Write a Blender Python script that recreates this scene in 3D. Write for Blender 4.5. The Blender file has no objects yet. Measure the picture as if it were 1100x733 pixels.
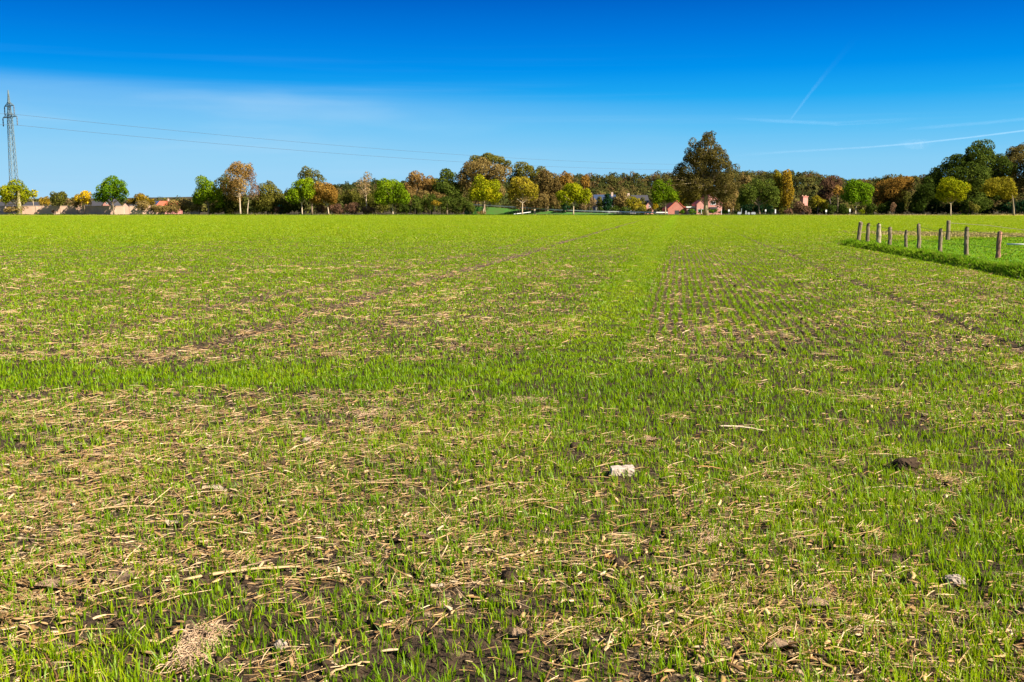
import bpy, bmesh, math, random
import numpy as np
from mathutils import Vector
R = math.radians
D = bpy.data
scn = bpy.context.scene
C = scn.collection
F = 1069.4            # focal length in pixels of the 1100-wide photograph
H = 1.65              # eye height
HZ = 225.0            # horizon row
PITCH = math.atan((366.5 - HZ) / F)

# ------------------------------------------------------------------ camera
cam = D.objects.new('camera', D.cameras.new('camera'))
C.objects.link(cam); scn.camera = cam
cam.data.sensor_width = 36; cam.data.lens = 35.0
cam.data.clip_start = 0.05; cam.data.clip_end = 90000
cam.location = (0, 0, H); cam.rotation_euler = (R(90) - PITCH, 0, 0)
# ------------------------------------------------------------------ light
SUN_AZ, SUN_EL = R(122), R(35)       # azimuth clockwise from +Y (view direction)
EXPO = 1.82
SUN_W = 4.6
S = Vector((math.sin(SUN_AZ) * math.cos(SUN_EL), math.cos(SUN_AZ) * math.cos(SUN_EL), math.sin(SUN_EL)))
sun = D.objects.new('sun', D.lights.new('sun', 'SUN')); C.objects.link(sun)
sun.data.energy = SUN_W; sun.data.angle = R(0.5); sun.data.color = (1.0, 0.93, 0.80)
sun.rotation_euler = S.to_track_quat('Z', 'Y').to_euler()
scn.view_settings.view_transform = 'Standard'; scn.view_settings.look = 'None'
scn.view_settings.exposure = EXPO; scn.view_settings.gamma = 1.0
scn.view_settings.use_curve_mapping = False

def srgb(r, g, b):
    f = lambda c: (c / 255 / 12.92) if c <= 10 else ((c / 255 + .055) / 1.055) ** 2.4
    return (f(r), f(g), f(b))

class NT:
    def __init__(s, tree): s.t = tree; s.n = tree.nodes; s.l = tree.links
    def add(s, typ, **kw):
        n = s.n.new(typ)
        for k, v in kw.items():
            if hasattr(n, k) and k not in ('inputs',): setattr(n, k, v)
        return n
    def set(s, sock, v):
        if isinstance(v, bpy.types.NodeSocket): s.l.new(v, sock)
        else: sock.default_value = v
    def math(s, op, a, b=0.0, c=None, clamp=False):
        n = s.n.new('ShaderNodeMath'); n.operation = op; n.use_clamp = clamp
        s.set(n.inputs[0], a); s.set(n.inputs[1], b)
        if c is not None: s.set(n.inputs[2], c)
        return n.outputs[0]
    def mix(s, fac, a, b, blend='MIX'):
        n = s.n.new('ShaderNodeMix'); n.data_type = 'RGBA'; n.blend_type = blend
        s.set(n.inputs[0], fac)
        for i, v in ((6, a), (7, b)):
            s.set(n.inputs[i], v if isinstance(v, bpy.types.NodeSocket) else (*v[:3], 1))
        return n.outputs[2]
    def noise(s, vec, scale, detail=4, rough=.55, dist=0.0):
        n = s.n.new('ShaderNodeTexNoise')
        if vec is not None: s.l.new(vec, n.inputs['Vector'])
        n.inputs['Scale'].default_value = scale; n.inputs['Detail'].default_value = detail
        n.inputs['Roughness'].default_value = rough; n.inputs['Distortion'].default_value = dist
        return n.outputs['Fac']
    def mapping(s, vec, scale=(1, 1, 1), rot=(0, 0, 0), loc=(0, 0, 0)):
        n = s.n.new('ShaderNodeMapping'); s.l.new(vec, n.inputs[0])
        n.inputs['Scale'].default_value = scale; n.inputs['Rotation'].default_value = rot
        n.inputs['Location'].default_value = loc
        return n.outputs[0]
    def ramp(s, fac, stops, interp='LINEAR'):
        n = s.n.new('ShaderNodeValToRGB'); s.set(n.inputs[0], fac)
        n.color_ramp.interpolation = interp
        e = n.color_ramp.elements
        while len(e) > 1: e.remove(e[-1])
        e[0].position = stops[0][0]; e[0].color = (*stops[0][1], 1)
        for p, c in stops[1:]:
            k = e.new(p); k.color = (*c, 1)
        return n.outputs[0]
    def step(s, v, a, b):
        n = s.n.new('ShaderNodeMapRange'); n.interpolation_type = 'SMOOTHSTEP'
        s.set(n.inputs[0], v); n.inputs[1].default_value = a; n.inputs[2].default_value = b
        return n.outputs[0]
    def attr(s, name):
        n = s.n.new('ShaderNodeAttribute'); n.attribute_name = name
        return n

# ------------------------------------------------------------------ sky
W = D.worlds.new('World'); scn.world = W; W.use_nodes = True
w = NT(W.node_tree); w.n.clear()
out = w.add('ShaderNodeOutputWorld'); bg = w.add('ShaderNodeBackground')
SKY = 0.07
bg.inputs[1].default_value = SKY
w.l.new(bg.outputs[0], out.inputs[0])
sky = w.add('ShaderNodeTexSky'); sky.sky_type = 'NISHITA'; sky.sun_disc = False
sky.sun_elevation = SUN_EL; sky.sun_rotation = SUN_AZ
sky.air_density = 1.0; sky.dust_density = 0.6; sky.ozone_density = 3.0
tc = w.add('ShaderNodeTexCoord')
sep = w.add('ShaderNodeSeparateXYZ'); w.l.new(tc.outputs['Generated'], sep.inputs[0])
X, Y, Z = sep.outputs
az = w.math('ARCTAN2', X, Y)
def el(y): return math.sin(math.atan((HZ - y) / F))
stops = [(HZ + 4, (172, 219, 245)), (205, (152, 211, 246)), (175, (136, 207, 246)), (140, (90, 192, 246)),
         (110, (32, 170, 243)), (80, (0, 146, 237)), (45, (0, 123, 223)), (5, (0, 97, 199)), (-120, (0, 70, 165)), (-330, (2, 56, 140))]
K = 1 / (SKY * 2 ** EXPO)
zn = w.math('DIVIDE', Z, 0.5)
grad = w.ramp(zn, [(max(0, el(y) / 0.5), srgb(*c)) for y, c in stops])
# thin cirrus: layers of stretched noise on the sky's direction
cirvec = w.n.new('ShaderNodeCombineXYZ')
w.set(cirvec.inputs[0], az); w.set(cirvec.inputs[1], w.math('MULTIPLY', Z, 1.0))
v1 = w.mapping(cirvec.outputs[0], (4.0, 26, 1), (0, 0, R(1.0)), (2.3, .7, 0))
v2 = w.mapping(cirvec.outputs[0], (2.0, 75, 1), (0, 0, R(-2.5)), (.4, 5.1, 0))
n1 = w.noise(v1, 1.0, 5, .5, .3); n2 = w.noise(v2, 1.0, 4, .5, .2)
edge = w.math('SUBTRACT', el(92), w.math('MULTIPLY', w.math('ADD', az, .48), .022))
edge = w.math('ADD', edge, w.math('MULTIPLY', w.math('SUBTRACT', n2, .5), .012))
bank = w.math('SUBTRACT', 1.0, w.step(w.math('SUBTRACT', Z, edge), -.016, .004))
left = w.math('SUBTRACT', 1.0, w.step(az, -.44, .36))
bank = w.math('MULTIPLY', bank, left)
streak = w.step(n1, .44, .78)
m1 = w.math('MULTIPLY', bank, w.math('ADD', w.math('MULTIPLY', streak, .30), .26))
up = w.math('SUBTRACT', 1.0, w.step(Z, .08, .17))
m2 = w.math('MULTIPLY', w.math('MULTIPLY', w.step(n2, .5, .85), up), .10)
cm = w.math('ADD', m1, m2, clamp=True)
grad = w.mix(cm, grad, srgb(192, 226, 250))
gs = w.n.new('ShaderNodeVectorMath'); gs.operation = 'SCALE'
w.l.new(grad, gs.inputs[0]); gs.inputs['Scale'].default_value = K
fac = w.math('SUBTRACT', 1.0, w.math('MULTIPLY', w.step(Z, .22, .6), .75))
w.l.new(w.mix(fac, sky.outputs[0], gs.outputs[0]), bg.inputs[0])

# ------------------------------------------------------------------ pixel helpers
def ray(px, py):
    xc = (px - 550) / F; yc = (366.5 - py) / F
    cp, sp = math.cos(PITCH), math.sin(PITCH)
    return xc, cp + yc * sp, -sp + yc * cp
def gp(px, py):
    x, f, u = ray(px, py); t = -H / u
    return x * t, f * t
def at(px, py, Yd):
    x, f, u = ray(px, py); t = Yd / f
    return Vector((x * t, Yd, H + u * t))

# ------------------------------------------------------------------ numpy noise
def _h(ix, iy, seed):
    n = (ix.astype(np.int64) * 374761393 + iy.astype(np.int64) * 668265263 + seed * 1442695041) & 0xffffffff
    n = ((n ^ (n >> 13)) * 1274126177) & 0xffffffff
    n = (n ^ (n >> 16)) & 0xffffffff
    return n / 4294967295.0
def vn(x, y, seed=0):
    xi = np.floor(x); yi = np.floor(y); fx = x - xi; fy = y - yi
    fx = fx * fx * (3 - 2 * fx); fy = fy * fy * (3 - 2 * fy)
    a = _h(xi, yi, seed); b = _h(xi + 1, yi, seed); c = _h(xi, yi + 1, seed); d = _h(xi + 1, yi + 1, seed)
    return (a * (1 - fx) + b * fx) * (1 - fy) + (c * (1 - fx) + d * fx) * fy
def fbm(x, y, seed=0, oct=3):
    s = 0; a = .5; t = 0
    for k in range(oct):
        s = s + a * vn(x, y, seed + k * 17); t += a; a *= .5; x = x * 2.03 + 5.2; y = y * 2.03 + 1.7
    return s / t
def sst(x, a, b):
    t = np.clip((x - a) / (b - a), 0, 1); return t * t * (3 - 2 * t)

# ------------------------------------------------------------------ the field's layout in metres
ROWA = math.atan((727 - 550) / F)
def uv(x, y):
    return x * math.cos(ROWA) - y * math.sin(ROWA), x * math.sin(ROWA) + y * math.cos(ROWA)
FIELD_END = 286.0
PA = np.array(gp(909, 262.3)); PB = np.array(gp(1112, 298)); PC = np.array(gp(1100, 256)); PD = np.array(gp(905, 261.0))
ABd = (PB - PA) / np.linalg.norm(PB - PA); ABn = np.array([-ABd[1], ABd[0]])
if ABn[0] < 0: ABn = -ABn
CDd = (PC - PD) / np.linalg.norm(PC - PD); CDn = np.array([CDd[1], -CDd[0]])
def meadow_d(x, y):
    d1 = (x - PA[0]) * ABn[0] + (y - PA[1]) * ABn[1]
    d2 = (x - PD[0]) * CDn[0] + (y - PD[1]) * CDn[1]
    return d1 + .25 * (vn(x * .8, y * .8, 5) - .5), d2
def meadow(x, y):
    d1, d2 = meadow_d(x, y)
    return sst(d1, -.25, .25) * sst(d2, -2, 2)
def tracks(x, y):
    u, v = uv(x, y)
    wob = .18 * (fbm(v * .12, u * 0 + 3, 9) - .5)
    t = 0
    for c, hw, a in ((-5.6, .24, 1), (-7.5, .18, .6), (4.05, .12, .72), (5.95, .12, .4), (-21.5, .26, .6), (-23.4, .26, .5), (21.0, .22, .3)):
        t = np.maximum(t, a * (1 - sst(np.abs(u + wob * 2 - c), hw * .5, hw * 1.5)))
    br = sst(fbm(v * .55, u * 1.3, 14, 3), .30, .55)
    return t * (.62 + .38 * br) * sst(y, 9.5, 11.5) * (1 - sst(y, 110, 230))
def cov(x, y):
    u, v = uv(x, y)
    p = fbm(x * .55, y * .4, 21, 4); q = fbm(x * 2.3, y * 2.0, 33, 3)
    head = 1 - sst(y + .6 * (p - .5), 8.6, 9.1)
    h = .64 + .10 * (1 - sst(y, 3.6, 5.0)) + .34 * sst(x, -1.2, 2.0) + .8 * (p - .5) + .7 * (q - .5)
    f = .53 + .5 * (p - .5) + .5 * (q - .5) + .42 * sst(y, 22, 90)
    strip = (1 - sst(np.abs(u + .98 + .35 * (p - .5)), .12, .62 + .004 * np.clip(y, 0, 120))) * sst(y, 9, 11)
    f = f + .95 * strip
    rowz = sst(u, -1.0, -.2) * (1 - sst(u, 1.8, 3.8)) * sst(y, 10.0, 13) * (1 - sst(y, 20, 46))
    f = f - .04 * rowz
    f = f * (1 - .88 * tracks(x, y))
    band = sst(y, 8.75, 9.15) * (1 - sst(y, 10.15, 10.9)) * (1 - .65 * sst(x, .6, 2.2))
    f = f + .55 * band
    g = head * h + (1 - head) * f
    corner = 1 - sst(np.hypot(x + 1.55, y - 3.25), .2, .5)
    return np.clip(g + .9 * corner, .03, 1.8) * (1 - meadow(x, y))
def straw(x, y):
    p = fbm(x * .8, y * .6, 51, 4); q = fbm(x * 3, y * 2.4, 61, 3)
    head = 1 - sst(y, 8.6, 9.2)
    h = .62 - .26 * sst(x, -1.0, 1.8) + 1.5 * (p - .5) + .9 * (q - .5)
    u, v = uv(x, y); strip = 1 - sst(np.abs(u + .98), .28, .46)
    band = sst(y, 8.75, 9.15) * (1 - sst(y, 10.15, 10.9)) * (1 - .8 * sst(x, .6, 2.2))
    f = .42 + .75 * (p - .5) + .6 * (q - .5) + .10 * tracks(x, y) - .14 * sst(u, -1.0, -.2) * (1 - sst(u, 1.8, 3.8)) * (1 - sst(y, 20, 46)) - .45 * strip - .35 * band
    d1, d2 = meadow_d(x, y)
    dry = sst(-d2, 0, 2) * (1 - sst(-d2, 6, 14)) * sst(x, 13, 22) * (1 - sst(y, 70, 90))
    return np.clip(head * h + (1 - head) * f + .8 * dry, 0, 1) * (1 - meadow(x, y))
def gz(x, y):
    d = np.hypot(x, y)
    m = meadow(x, y)
    near = 1 - sst(d, 16, 34); mid = 1 - sst(d, 30, 80)
    a = (vn(x * 16, y * 16, 1) - .5) * .022 + (vn(x * 34, y * 34, 2) - .5) * .018
    b = (vn(x * 5, y * 5, 3) - .5) * .030 + (fbm(x * .9, y * .9, 4) - .5) * .05
    z = (a * near + b * mid) * (1 - .6 * m)
    z = z + .05 * m - .05 * tracks(x, y) * mid
    d1, d2 = meadow_d(x, y)
    z = z + .06 * np.exp(-((d1 - .35) / .45) ** 2) * sst(d2, -2, 2) - .08 * np.exp(-((d1 + .35) / .25) ** 2) * sst(d2, -2, 2)
    # beyond the field the land lies level, the wooded rise begins past 550 m
    az_ = np.arctan2(x, np.maximum(y, 1))
    rise = sst(d, 520, 1000) * (y > 0) * (10 + 15 * np.exp(-((az_ - .1) / .33) ** 2))
    return z + rise

# ------------------------------------------------------------------ mesh helpers
def np_mesh(name, verts, faces_flat, starts, attrs=None, mats=(), smooth=False, face_mat=None):
    me = D.meshes.new(name)
    me.vertices.add(len(verts)); me.vertices.foreach_set('co', np.ascontiguousarray(verts, dtype=np.float32).ravel())
    me.loops.add(len(faces_flat)); me.loops.foreach_set('vertex_index', np.ascontiguousarray(faces_flat, dtype=np.int32))
    me.polygons.add(len(starts)); me.polygons.foreach_set('loop_start', np.ascontiguousarray(starts, dtype=np.int32))
    if smooth: me.polygons.foreach_set('use_smooth', np.ones(len(starts), dtype=bool))
    for m in mats: me.materials.append(m)
    if face_mat is not None: me.polygons.foreach_set('material_index', np.asarray(face_mat, dtype=np.int32))
    me.update(calc_edges=True)
    for k, (dom, arr) in (attrs or {}).items():
        a = me.attributes.new(k, 'FLOAT', dom); a.data.foreach_set('value', np.ascontiguousarray(arr, dtype=np.float32))
    return me
def link(name, me, parent=None):
    o = D.objects.new(name, me); C.objects.link(o)
    if parent: o.parent = parent
    return o
def tag(o, label=None, cat=None, group=None, kind=None):
    if label: o['label'] = label
    if cat: o['category'] = cat
    if group: o['group'] = group
    if kind: o['kind'] = kind
    return o
def empty(name, loc, label, cat, group=None, rz=0):
    o = D.objects.new(name, None); C.objects.link(o); o.location = loc; o.rotation_euler.z = rz
    o.empty_display_size = .3
    return tag(o, label, cat, group)
class MB:
    """collects boxes, tubes and prisms and links them as one mesh object"""
    def __init__(s): s.v = []; s.f = []
    def quadbox(s, c, dx, dy, dz):
        """box from a centre and three half-axis vectors"""
        c, dx, dy, dz = map(Vector, (c, dx, dy, dz)); b = len(s.v)
        for i in (-1, 1):
            for j in (-1, 1):
                for k in (-1, 1): s.v.append(c + dx * i + dy * j + dz * k)
        for q in ((0, 1, 3, 2), (4, 6, 7, 5), (0, 4, 5, 1), (2, 3, 7, 6), (0, 2, 6, 4), (1, 5, 7, 3)):
            s.f.append([b + i for i in q])
    def box(s, x0, x1, y0, y1, z0, z1):
        s.quadbox(((x0 + x1) / 2, (y0 + y1) / 2, (z0 + z1) / 2), ((x1 - x0) / 2, 0, 0), (0, (y1 - y0) / 2, 0), (0, 0, (z1 - z0) / 2))
    def prism(s, poly, y0, y1):
        """polygon in x,z extruded along y"""
        b = len(s.v); n = len(poly)
        for y in (y0, y1):
            for (x, z) in poly: s.v.append(Vector((x, y, z)))
        s.f.append([b + i for i in range(n)]); s.f.append([b + n + i for i in reversed(range(n))])
        for i in range(n):
            j = (i + 1) % n; s.f.append([b + j, b + i, b + n + i, b + n + j])
    def tube(s, pts, rad, n=6, cap=True, squash=1.0):
        pts = [Vector(p) for p in pts]; b = len(s.v)
        for i, p in enumerate(pts):
            d = (pts[min(i + 1, len(pts) - 1)] - pts[max(i - 1, 0)]).normalized()
            a = d.cross(Vector((0, 0, 1)) if abs(d.z) < .9 else Vector((1, 0, 0))).normalized(); e = d.cross(a)
            r = rad[i] if hasattr(rad, '__len__') else rad
            for k in range(n):
                t = 2 * math.pi * k / n; s.v.append(p + (a * math.cos(t) + e * math.sin(t) * squash) * r)
        for i in range(len(pts) - 1):
            for k in range(n):
                j = (k + 1) % n; s.f.append([b + i * n + k, b + i * n + j, b + (i + 1) * n + j, b + (i + 1) * n + k])
        if cap:
            s.f.append([b + k for k in reversed(range(n))]); s.f.append([b + (len(pts) - 1) * n + k for k in range(n)])
    def build(s, name, mat, parent=None, smooth=False, bevel=0):
        me = D.meshes.new(name); me.from_pydata([tuple(v) for v in s.v], [], s.f); me.materials.append(mat)
        bm = bmesh.new(); bm.from_mesh(me); bmesh.ops.recalc_face_normals(bm, faces=bm.faces)
        if bevel: bmesh.ops.bevel(bm, geom=bm.edges[:], offset=bevel, segments=2, affect='EDGES', profile=.6)
        bm.to_mesh(me); bm.free()
        if smooth: me.polygons.foreach_set('use_smooth', [True] * len(me.polygons))
        return link(name, me, parent)

# ------------------------------------------------------------------ materials
def new_mat(name):
    m = D.materials.new(name); m.use_nodes = True; t = NT(m.node_tree); t.n.clear()
    o = t.add('ShaderNodeOutputMaterial'); return m, t, o
def principled(t, o, col, rough=.8, bump=None, bstr=.4, bdist=.02, spec=.3):
    b = t.add('ShaderNodeBsdfPrincipled')
    t.set(b.inputs['Base Color'], col if isinstance(col, bpy.types.NodeSocket) else (*col, 1))
    b.inputs['Roughness'].default_value = rough; b.inputs['Specular IOR Level'].default_value = spec
    if bump is not None:
        n = t.add('ShaderNodeBump'); n.inputs['Strength'].default_value = bstr; n.inputs['Distance'].default_value = bdist
        t.l.new(bump, n.inputs['Height']); t.l.new(n.outputs[0], b.inputs['Normal'])
    t.l.new(b.outputs[0], o.inputs[0]); return b
def solid(name, c1, c2=None, scale=3, rough=.8, bstr=.3, bdist=.02, stretch=(1, 1, 1), spec=.3, metal=0):
    m, t, o = new_mat(name); c2 = c2 or tuple(v * .7 for v in c1)
    co = t.add('ShaderNodeTexCoord'); v = t.mapping(co.outputs['Object'], stretch)
    n = t.noise(v, scale, 5, .6); n_ = t.noise(v, scale * 7, 3, .6)
    f = t.step(t.math('ADD', t.math('MULTIPLY', n, .7), t.math('MULTIPLY', n_, .3)), .35, .65)
    b = principled(t, o, t.mix(f, c1, c2), rough, n_, bstr, bdist, spec); b.inputs['Metallic'].default_value = metal
    return m
def leaf_mat(name, cols, trans=.35, gloss=0.0):
    m, t, o = new_mat(name)
    a = t.attr('tint').outputs['Fac']
    col = t.ramp(a, [(i / (len(cols) - 1), c) for i, c in enumerate(cols)])
    d = t.add('ShaderNodeBsdfDiffuse'); tr = t.add('ShaderNodeBsdfTranslucent')
    t.l.new(col, d.inputs[0]); t.l.new(t.mix(.35, col, (cols[-1][0] * 1.1, cols[-1][1] * 1.1, cols[-1][2])), tr.inputs[0])
    mx = t.add('ShaderNodeMixShader'); mx.inputs[0].default_value = trans
    t.l.new(d.outputs[0], mx.inputs[1]); t.l.new(tr.outputs[0], mx.inputs[2])
    g = t.add('ShaderNodeBsdfGlossy'); g.inputs['Roughness'].default_value = .45
    mx2 = t.add('ShaderNodeMixShader'); mx2.inputs[0].default_value = gloss
    t.l.new(mx.outputs[0], mx2.inputs[1]); t.l.new(g.outputs[0], mx2.inputs[2])
    t.l.new(mx2.outputs[0], o.inputs[0]); return m
def brick_mat(name, c1, c2, mortar):
    m, t, o = new_mat(name); co = t.add('ShaderNodeTexCoord')
    v = t.mapping(co.outputs['Object'], (1, 1, 1), (R(90), 0, 0))
    b = t.add('ShaderNodeTexBrick'); t.l.new(v, b.inputs['Vector']); b.inputs['Scale'].default_value = 3.0
    for i, c in enumerate((c1, c2, mortar)): b.inputs[i + 1].default_value = (*c, 1)
    b.inputs['Mortar Size'].default_value = .03
    n = t.noise(co.outputs['Object'], .7, 4, .6)
    principled(t, o, t.mix(t.math('MULTIPLY', t.step(n, .4, .75), .35), b.outputs[0], tuple(c * .55 for c in c1)), .9, b.outputs['Fac'], .3)
    return m

BLADE = [(.070, .140, .002), (.120, .225, .0015), (.185, .300, .002), (.29, .34, .004)]
M = {}
M['blade'] = leaf_mat('wheat_leaf', BLADE, .52, .010)
M['meadow'] = leaf_mat('meadow_leaf', [(.055, .14, .003), (.10, .22, .003), (.17, .29, .004), (.30, .28, .05)], .5)
M['verge'] = leaf_mat('verge_leaf', [(.04, .09, .006), (.09, .14, .01), (.16, .17, .025), (.32, .24, .10)], .35)
M['drygrass'] = leaf_mat('dry_leaf', [(.22, .17, .06), (.36, .27, .12), (.16, .17, .02)], .3)
M['straw'] = leaf_mat('straw', [(.12, .066, .028), (.26, .150, .060), (.42, .27, .125), (.58, .42, .25)], .12)
M['stalk'] = solid('dry_stalk', (.38, .26, .12), (.22, .135, .06), 14, .7, .4, .003, (1, 1, 1))
M['husk'] = solid('dry_husk', (.36, .24, .14), (.21, .13, .07), 12, .8, .5, .004)
M['palehusk'] = solid('pale_husk', (.48, .38, .26), (.33, .24, .14), 12, .8, .5, .004)
M['orangestick'] = solid('orange_stick', (.45, .25, .08), (.30, .15, .05), 12, .7, .4, .003)
M['limestone'] = solid('limestone', (.42, .33, .255), (.27, .205, .155), 9, .9, .6, .01)
M['stone'] = solid('stone', (.28, .215, .16), (.17, .13, .10), 10, .9, .6, .008)
M['clod'] = solid('soil_clod', (.062, .040, .023), (.030, .019, .012), 14, 1, .8, .012, spec=.05)
M['post'] = solid('weathered_wood', (.20, .15, .085), (.075, .054, .033), 5, .9, .7, .01, (4, 4, .6))
M['postgrey'] = solid('grey_weathered_wood', (.30, .24, .155), (.16, .12, .075), 5, .9, .7, .01, (4, 4, .6))
M['postred'] = solid('split_red_wood', (.30, .14, .085), (.10, .055, .035), 5, .9, .8, .012, (4, 4, .6))
M['wire'] = solid('rusty_wire', (.13, .09, .06), (.08, .06, .05), 8, .7)
M['conductor'] = solid('aluminium_wire', (.05, .06, .07), (.04, .045, .055), 1, .6)
M['steel'] = solid('galvanised_steel', (.15, .19, .19), (.11, .14, .14), 2, .6, .1)
M['insulator'] = solid('brown_porcelain', (.10, .12, .14), (.08, .09, .1), 4, .3)
M['bark'] = solid('bark', (.20, .14, .085), (.11, .078, .05), 1.6, .95, .8, .04, (3, 3, .6))
M['palebark'] = solid('pale_bark', (.44, .34, .22), (.27, .20, .13), 1.6, .95, .6, .03, (3, 3, .6))
M['oakbark'] = solid('oak_bark', (.27, .205, .12), (.16, .12, .07), 1.6, .95, .8, .04, (3, 3, .6))
M['darkbark'] = solid('dark_bark', (.07, .052, .035), (.04, .03, .022), 1.6, .95, .8, .04, (3, 3, .6))
M['brick'] = brick_mat('red_brick', (.36, .088, .058), (.30, .070, .046), (.34, .20, .15))
M['pinkbrick'] = brick_mat('pink_brick', (.42, .15, .115), (.36, .12, .09), (.42, .27, .22))
M['render'] = solid('sand_render', (.52, .33, .235), (.42, .26, .18), .35, .9, .1)
M['capstone'] = solid('pale_capping', (.46, .33, .25), (.36, .26, .20), 2, .9)
M['white'] = solid('white_paint', (.60, .59, .55), (.48, .47, .44), 2, .6, .05)
M['dark'] = solid('dark_timber', (.035, .03, .03), (.02, .02, .02), 3, .7)
M['greywall'] = solid('grey_render', (.16, .15, .14), (.11, .10, .10), .8, .9, .1)
M['tile'] = solid('dark_tiles', (.042, .038, .042), (.026, .024, .027), 3, .8, .6, .04, (1, 4, 4))
M['bluetile'] = solid('slate_tiles', (.035, .05, .09), (.022, .032, .06), 3, .5, .5, .04, (1, 4, 4))
M['redtile'] = solid('orange_tiles', (.55, .11, .05), (.42, .08, .04), 3, .8, .6, .04, (1, 4, 4))
M['glass'] = solid('window_glass', (.03, .035, .045), (.02, .025, .03), 1, .1, 0, 0, spec=.6)
M['panel'] = solid('solar_glass', (.03, .045, .10), (.02, .03, .08), 1, .15, 0, 0, spec=.6)
M['asphalt'] = solid('pale_asphalt', (.20, .20, .19), (.15, .15, .145), .6, .9, .3)
M['gravestone'] = solid('pale_stone', (.26, .27, .28), (.20, .2, .21), 3, .8)
M['greenbox'] = solid('green_tin', (.05, .30, .24), (.04, .22, .18), 2, .5)
M['ivy'] = leaf_mat('ivy_leaf', [(.10, .10, .02), (.18, .17, .03), (.30, .25, .08)], .3)

# ground: soil, chaff, and the green of what stands too far off to be drawn blade by blade
def ground_mat():
    m, t, o = new_mat('field_soil')
    g = t.add('ShaderNodeNewGeometry'); P = g.outputs['Position']
    gr, st, md, fr = (t.attr(k).outputs['Fac'] for k in ('green', 'straw', 'meadow', 'rough'))
    n1 = t.noise(P, 9, 6, .65); n2 = t.noise(P, 60, 4, .6); n3 = t.noise(P, .6, 4, .6)
    soil = t.ramp(t.math('ADD', t.math('MULTIPLY', n1, .6), t.math('MULTIPLY', n2, .4)),
                  [(.25, (.016, .010, .006)), (.5, (.042, .027, .015)), (.75, (.085, .056, .032))])
    rot = t.mapping(P, (26, 9, 14), (0, 0, R(20))); rot2 = t.mapping(P, (8, 30, 14), (0, 0, R(-25)))
    c1 = t.step(t.noise(rot, 1, 3, .6, .6), .56, .66); c2 = t.step(t.noise(rot2, 1, 3, .6, .6), .55, .66)
    ch = t.math('MAXIMUM', c1, c2)
    chcol = t.ramp(n2, [(.3, (.17, .105, .055)), (.55, (.33, .23, .13)), (.75, (.50, .38, .23))])
    col = t.mix(t.math('MULTIPLY', ch, t.step(st, .08, .62)), soil, chcol)
    gv = t.mapping(P, (7, 1.2, 1), (0, 0, -ROWA)); gn = t.noise(gv, 1, 5, .65)
    gn2 = t.noise(P, .33, 5, .6)
    grc = t.ramp(t.math('ADD', t.math('MULTIPLY', gn, .55), t.math('MULTIPLY', gn2, .45)),
                 [(.3, (.20, .175, .012)), (.5, (.225, .235, .006)), (.72, (.265, .28, .006))])
    grc = t.mix(t.attr('lush').outputs['Fac'], grc, (.22, .335, .002))
    col = t.mix(gr, col, grc)
    mdc = t.ramp(t.noise(P, 2.5, 5, .65), [(.3, (.055, .12, .003)), (.55, (.09, .18, .003)), (.8, (.15, .25, .006))])
    col = t.mix(md, col, mdc)
    vg = t.ramp(t.noise(P, .5, 6, .65), [(.3, (.035, .07, .008)), (.5, (.06, .12, .010)), (.75, (.13, .15, .03))])
    col = t.mix(fr, col, vg)
    col = t.mix(t.attr('floor').outputs['Fac'], col, t.ramp(t.noise(P, .4, 5, .65), [(.3, (.022, .018, .010)), (.55, (.05, .038, .018)), (.8, (.07, .065, .02))]))
    principled(t, o, col, .95, t.math('ADD', n1, t.math('MULTIPLY', n2, .9)), .9, .035, .1)
    return m

# ------------------------------------------------------------------ ground: one sheet on a polar grid round the viewpoint
def build_ground():
    azf = np.concatenate([np.linspace(R(-78), R(-34), 170)[:-1], np.linspace(R(-34), R(34), 620), np.linspace(R(34), R(78), 170)[1:]])
    azr = np.linspace(R(78), R(282), 44)[1:-1]
    az_ = np.concatenate([azf, azr]); na = len(az_)
    rr = [0.35, .8, 1.4, 2.0, 2.5]
    d = 2.8
    while d < 7000:
        rr.append(d); d *= 1.0050 if d < 13 else (1.010 if d < 60 else (1.02 if d < 320 else 1.06))
    rr = np.array(rr); nr = len(rr)
    A, Rr = np.meshgrid(az_, rr); x = (Rr * np.sin(A)).ravel(); y = (Rr * np.cos(A)).ravel()
    z = gz(x, y)
    verts = np.stack([x, y, z], 1); verts = np.vstack([verts, [[0, 0, 0]]])
    i = np.arange(nr - 1)[:, None] * na; j = np.arange(na)[None, :]; jn = (j + 1) % na
    q = np.stack([i + j, i + na + j, i + na + jn, i + jn], -1).reshape(-1, 4)
    # winding so that normals look up
    q = q[:, ::-1]
    tri = np.stack([np.arange(na), (np.arange(na) + 1) % na, np.full(na, nr * na)], 1)[:, ::-1]
    flat = np.concatenate([q.ravel(), tri.ravel()])
    starts = np.concatenate([np.arange(len(q)) * 4, len(q) * 4 + np.arange(na) * 3])
    dd = np.hypot(x, y)
    c = cov(x, y); s = straw(x, y)
    infield = 1 - sst(y, FIELD_END - 1, FIELD_END + .5)
    green = np.clip(c * 1.0 - .25 * s, 0, 1) * (.35 * sst(dd, 8, 30) + .60 * sst(dd, 30, 120)) * infield
    ex = lambda a: np.append(a, a[0])
    me = np_mesh('ground', verts, flat, starts, {'green': ('POINT', ex(green)), 'straw': ('POINT', ex(s)),
                 'meadow': ('POINT', ex(meadow(x, y))), 'rough': ('POINT', ex(1 - infield)), 'lush': ('POINT', ex((1 - sst(np.abs(uv(x, y)[0] + .98 + .3 * (fbm(x * .55, y * .4, 21, 4) - .5)), .12, .62 + .004 * np.clip(y, 0, 120))) * sst(y, 9, 11))), 'floor': ('POINT', ex(sst(y, 308, 325)))}, [ground_mat()], True)
    tag(link('ground', me), kind='structure')
build_ground()

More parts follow.
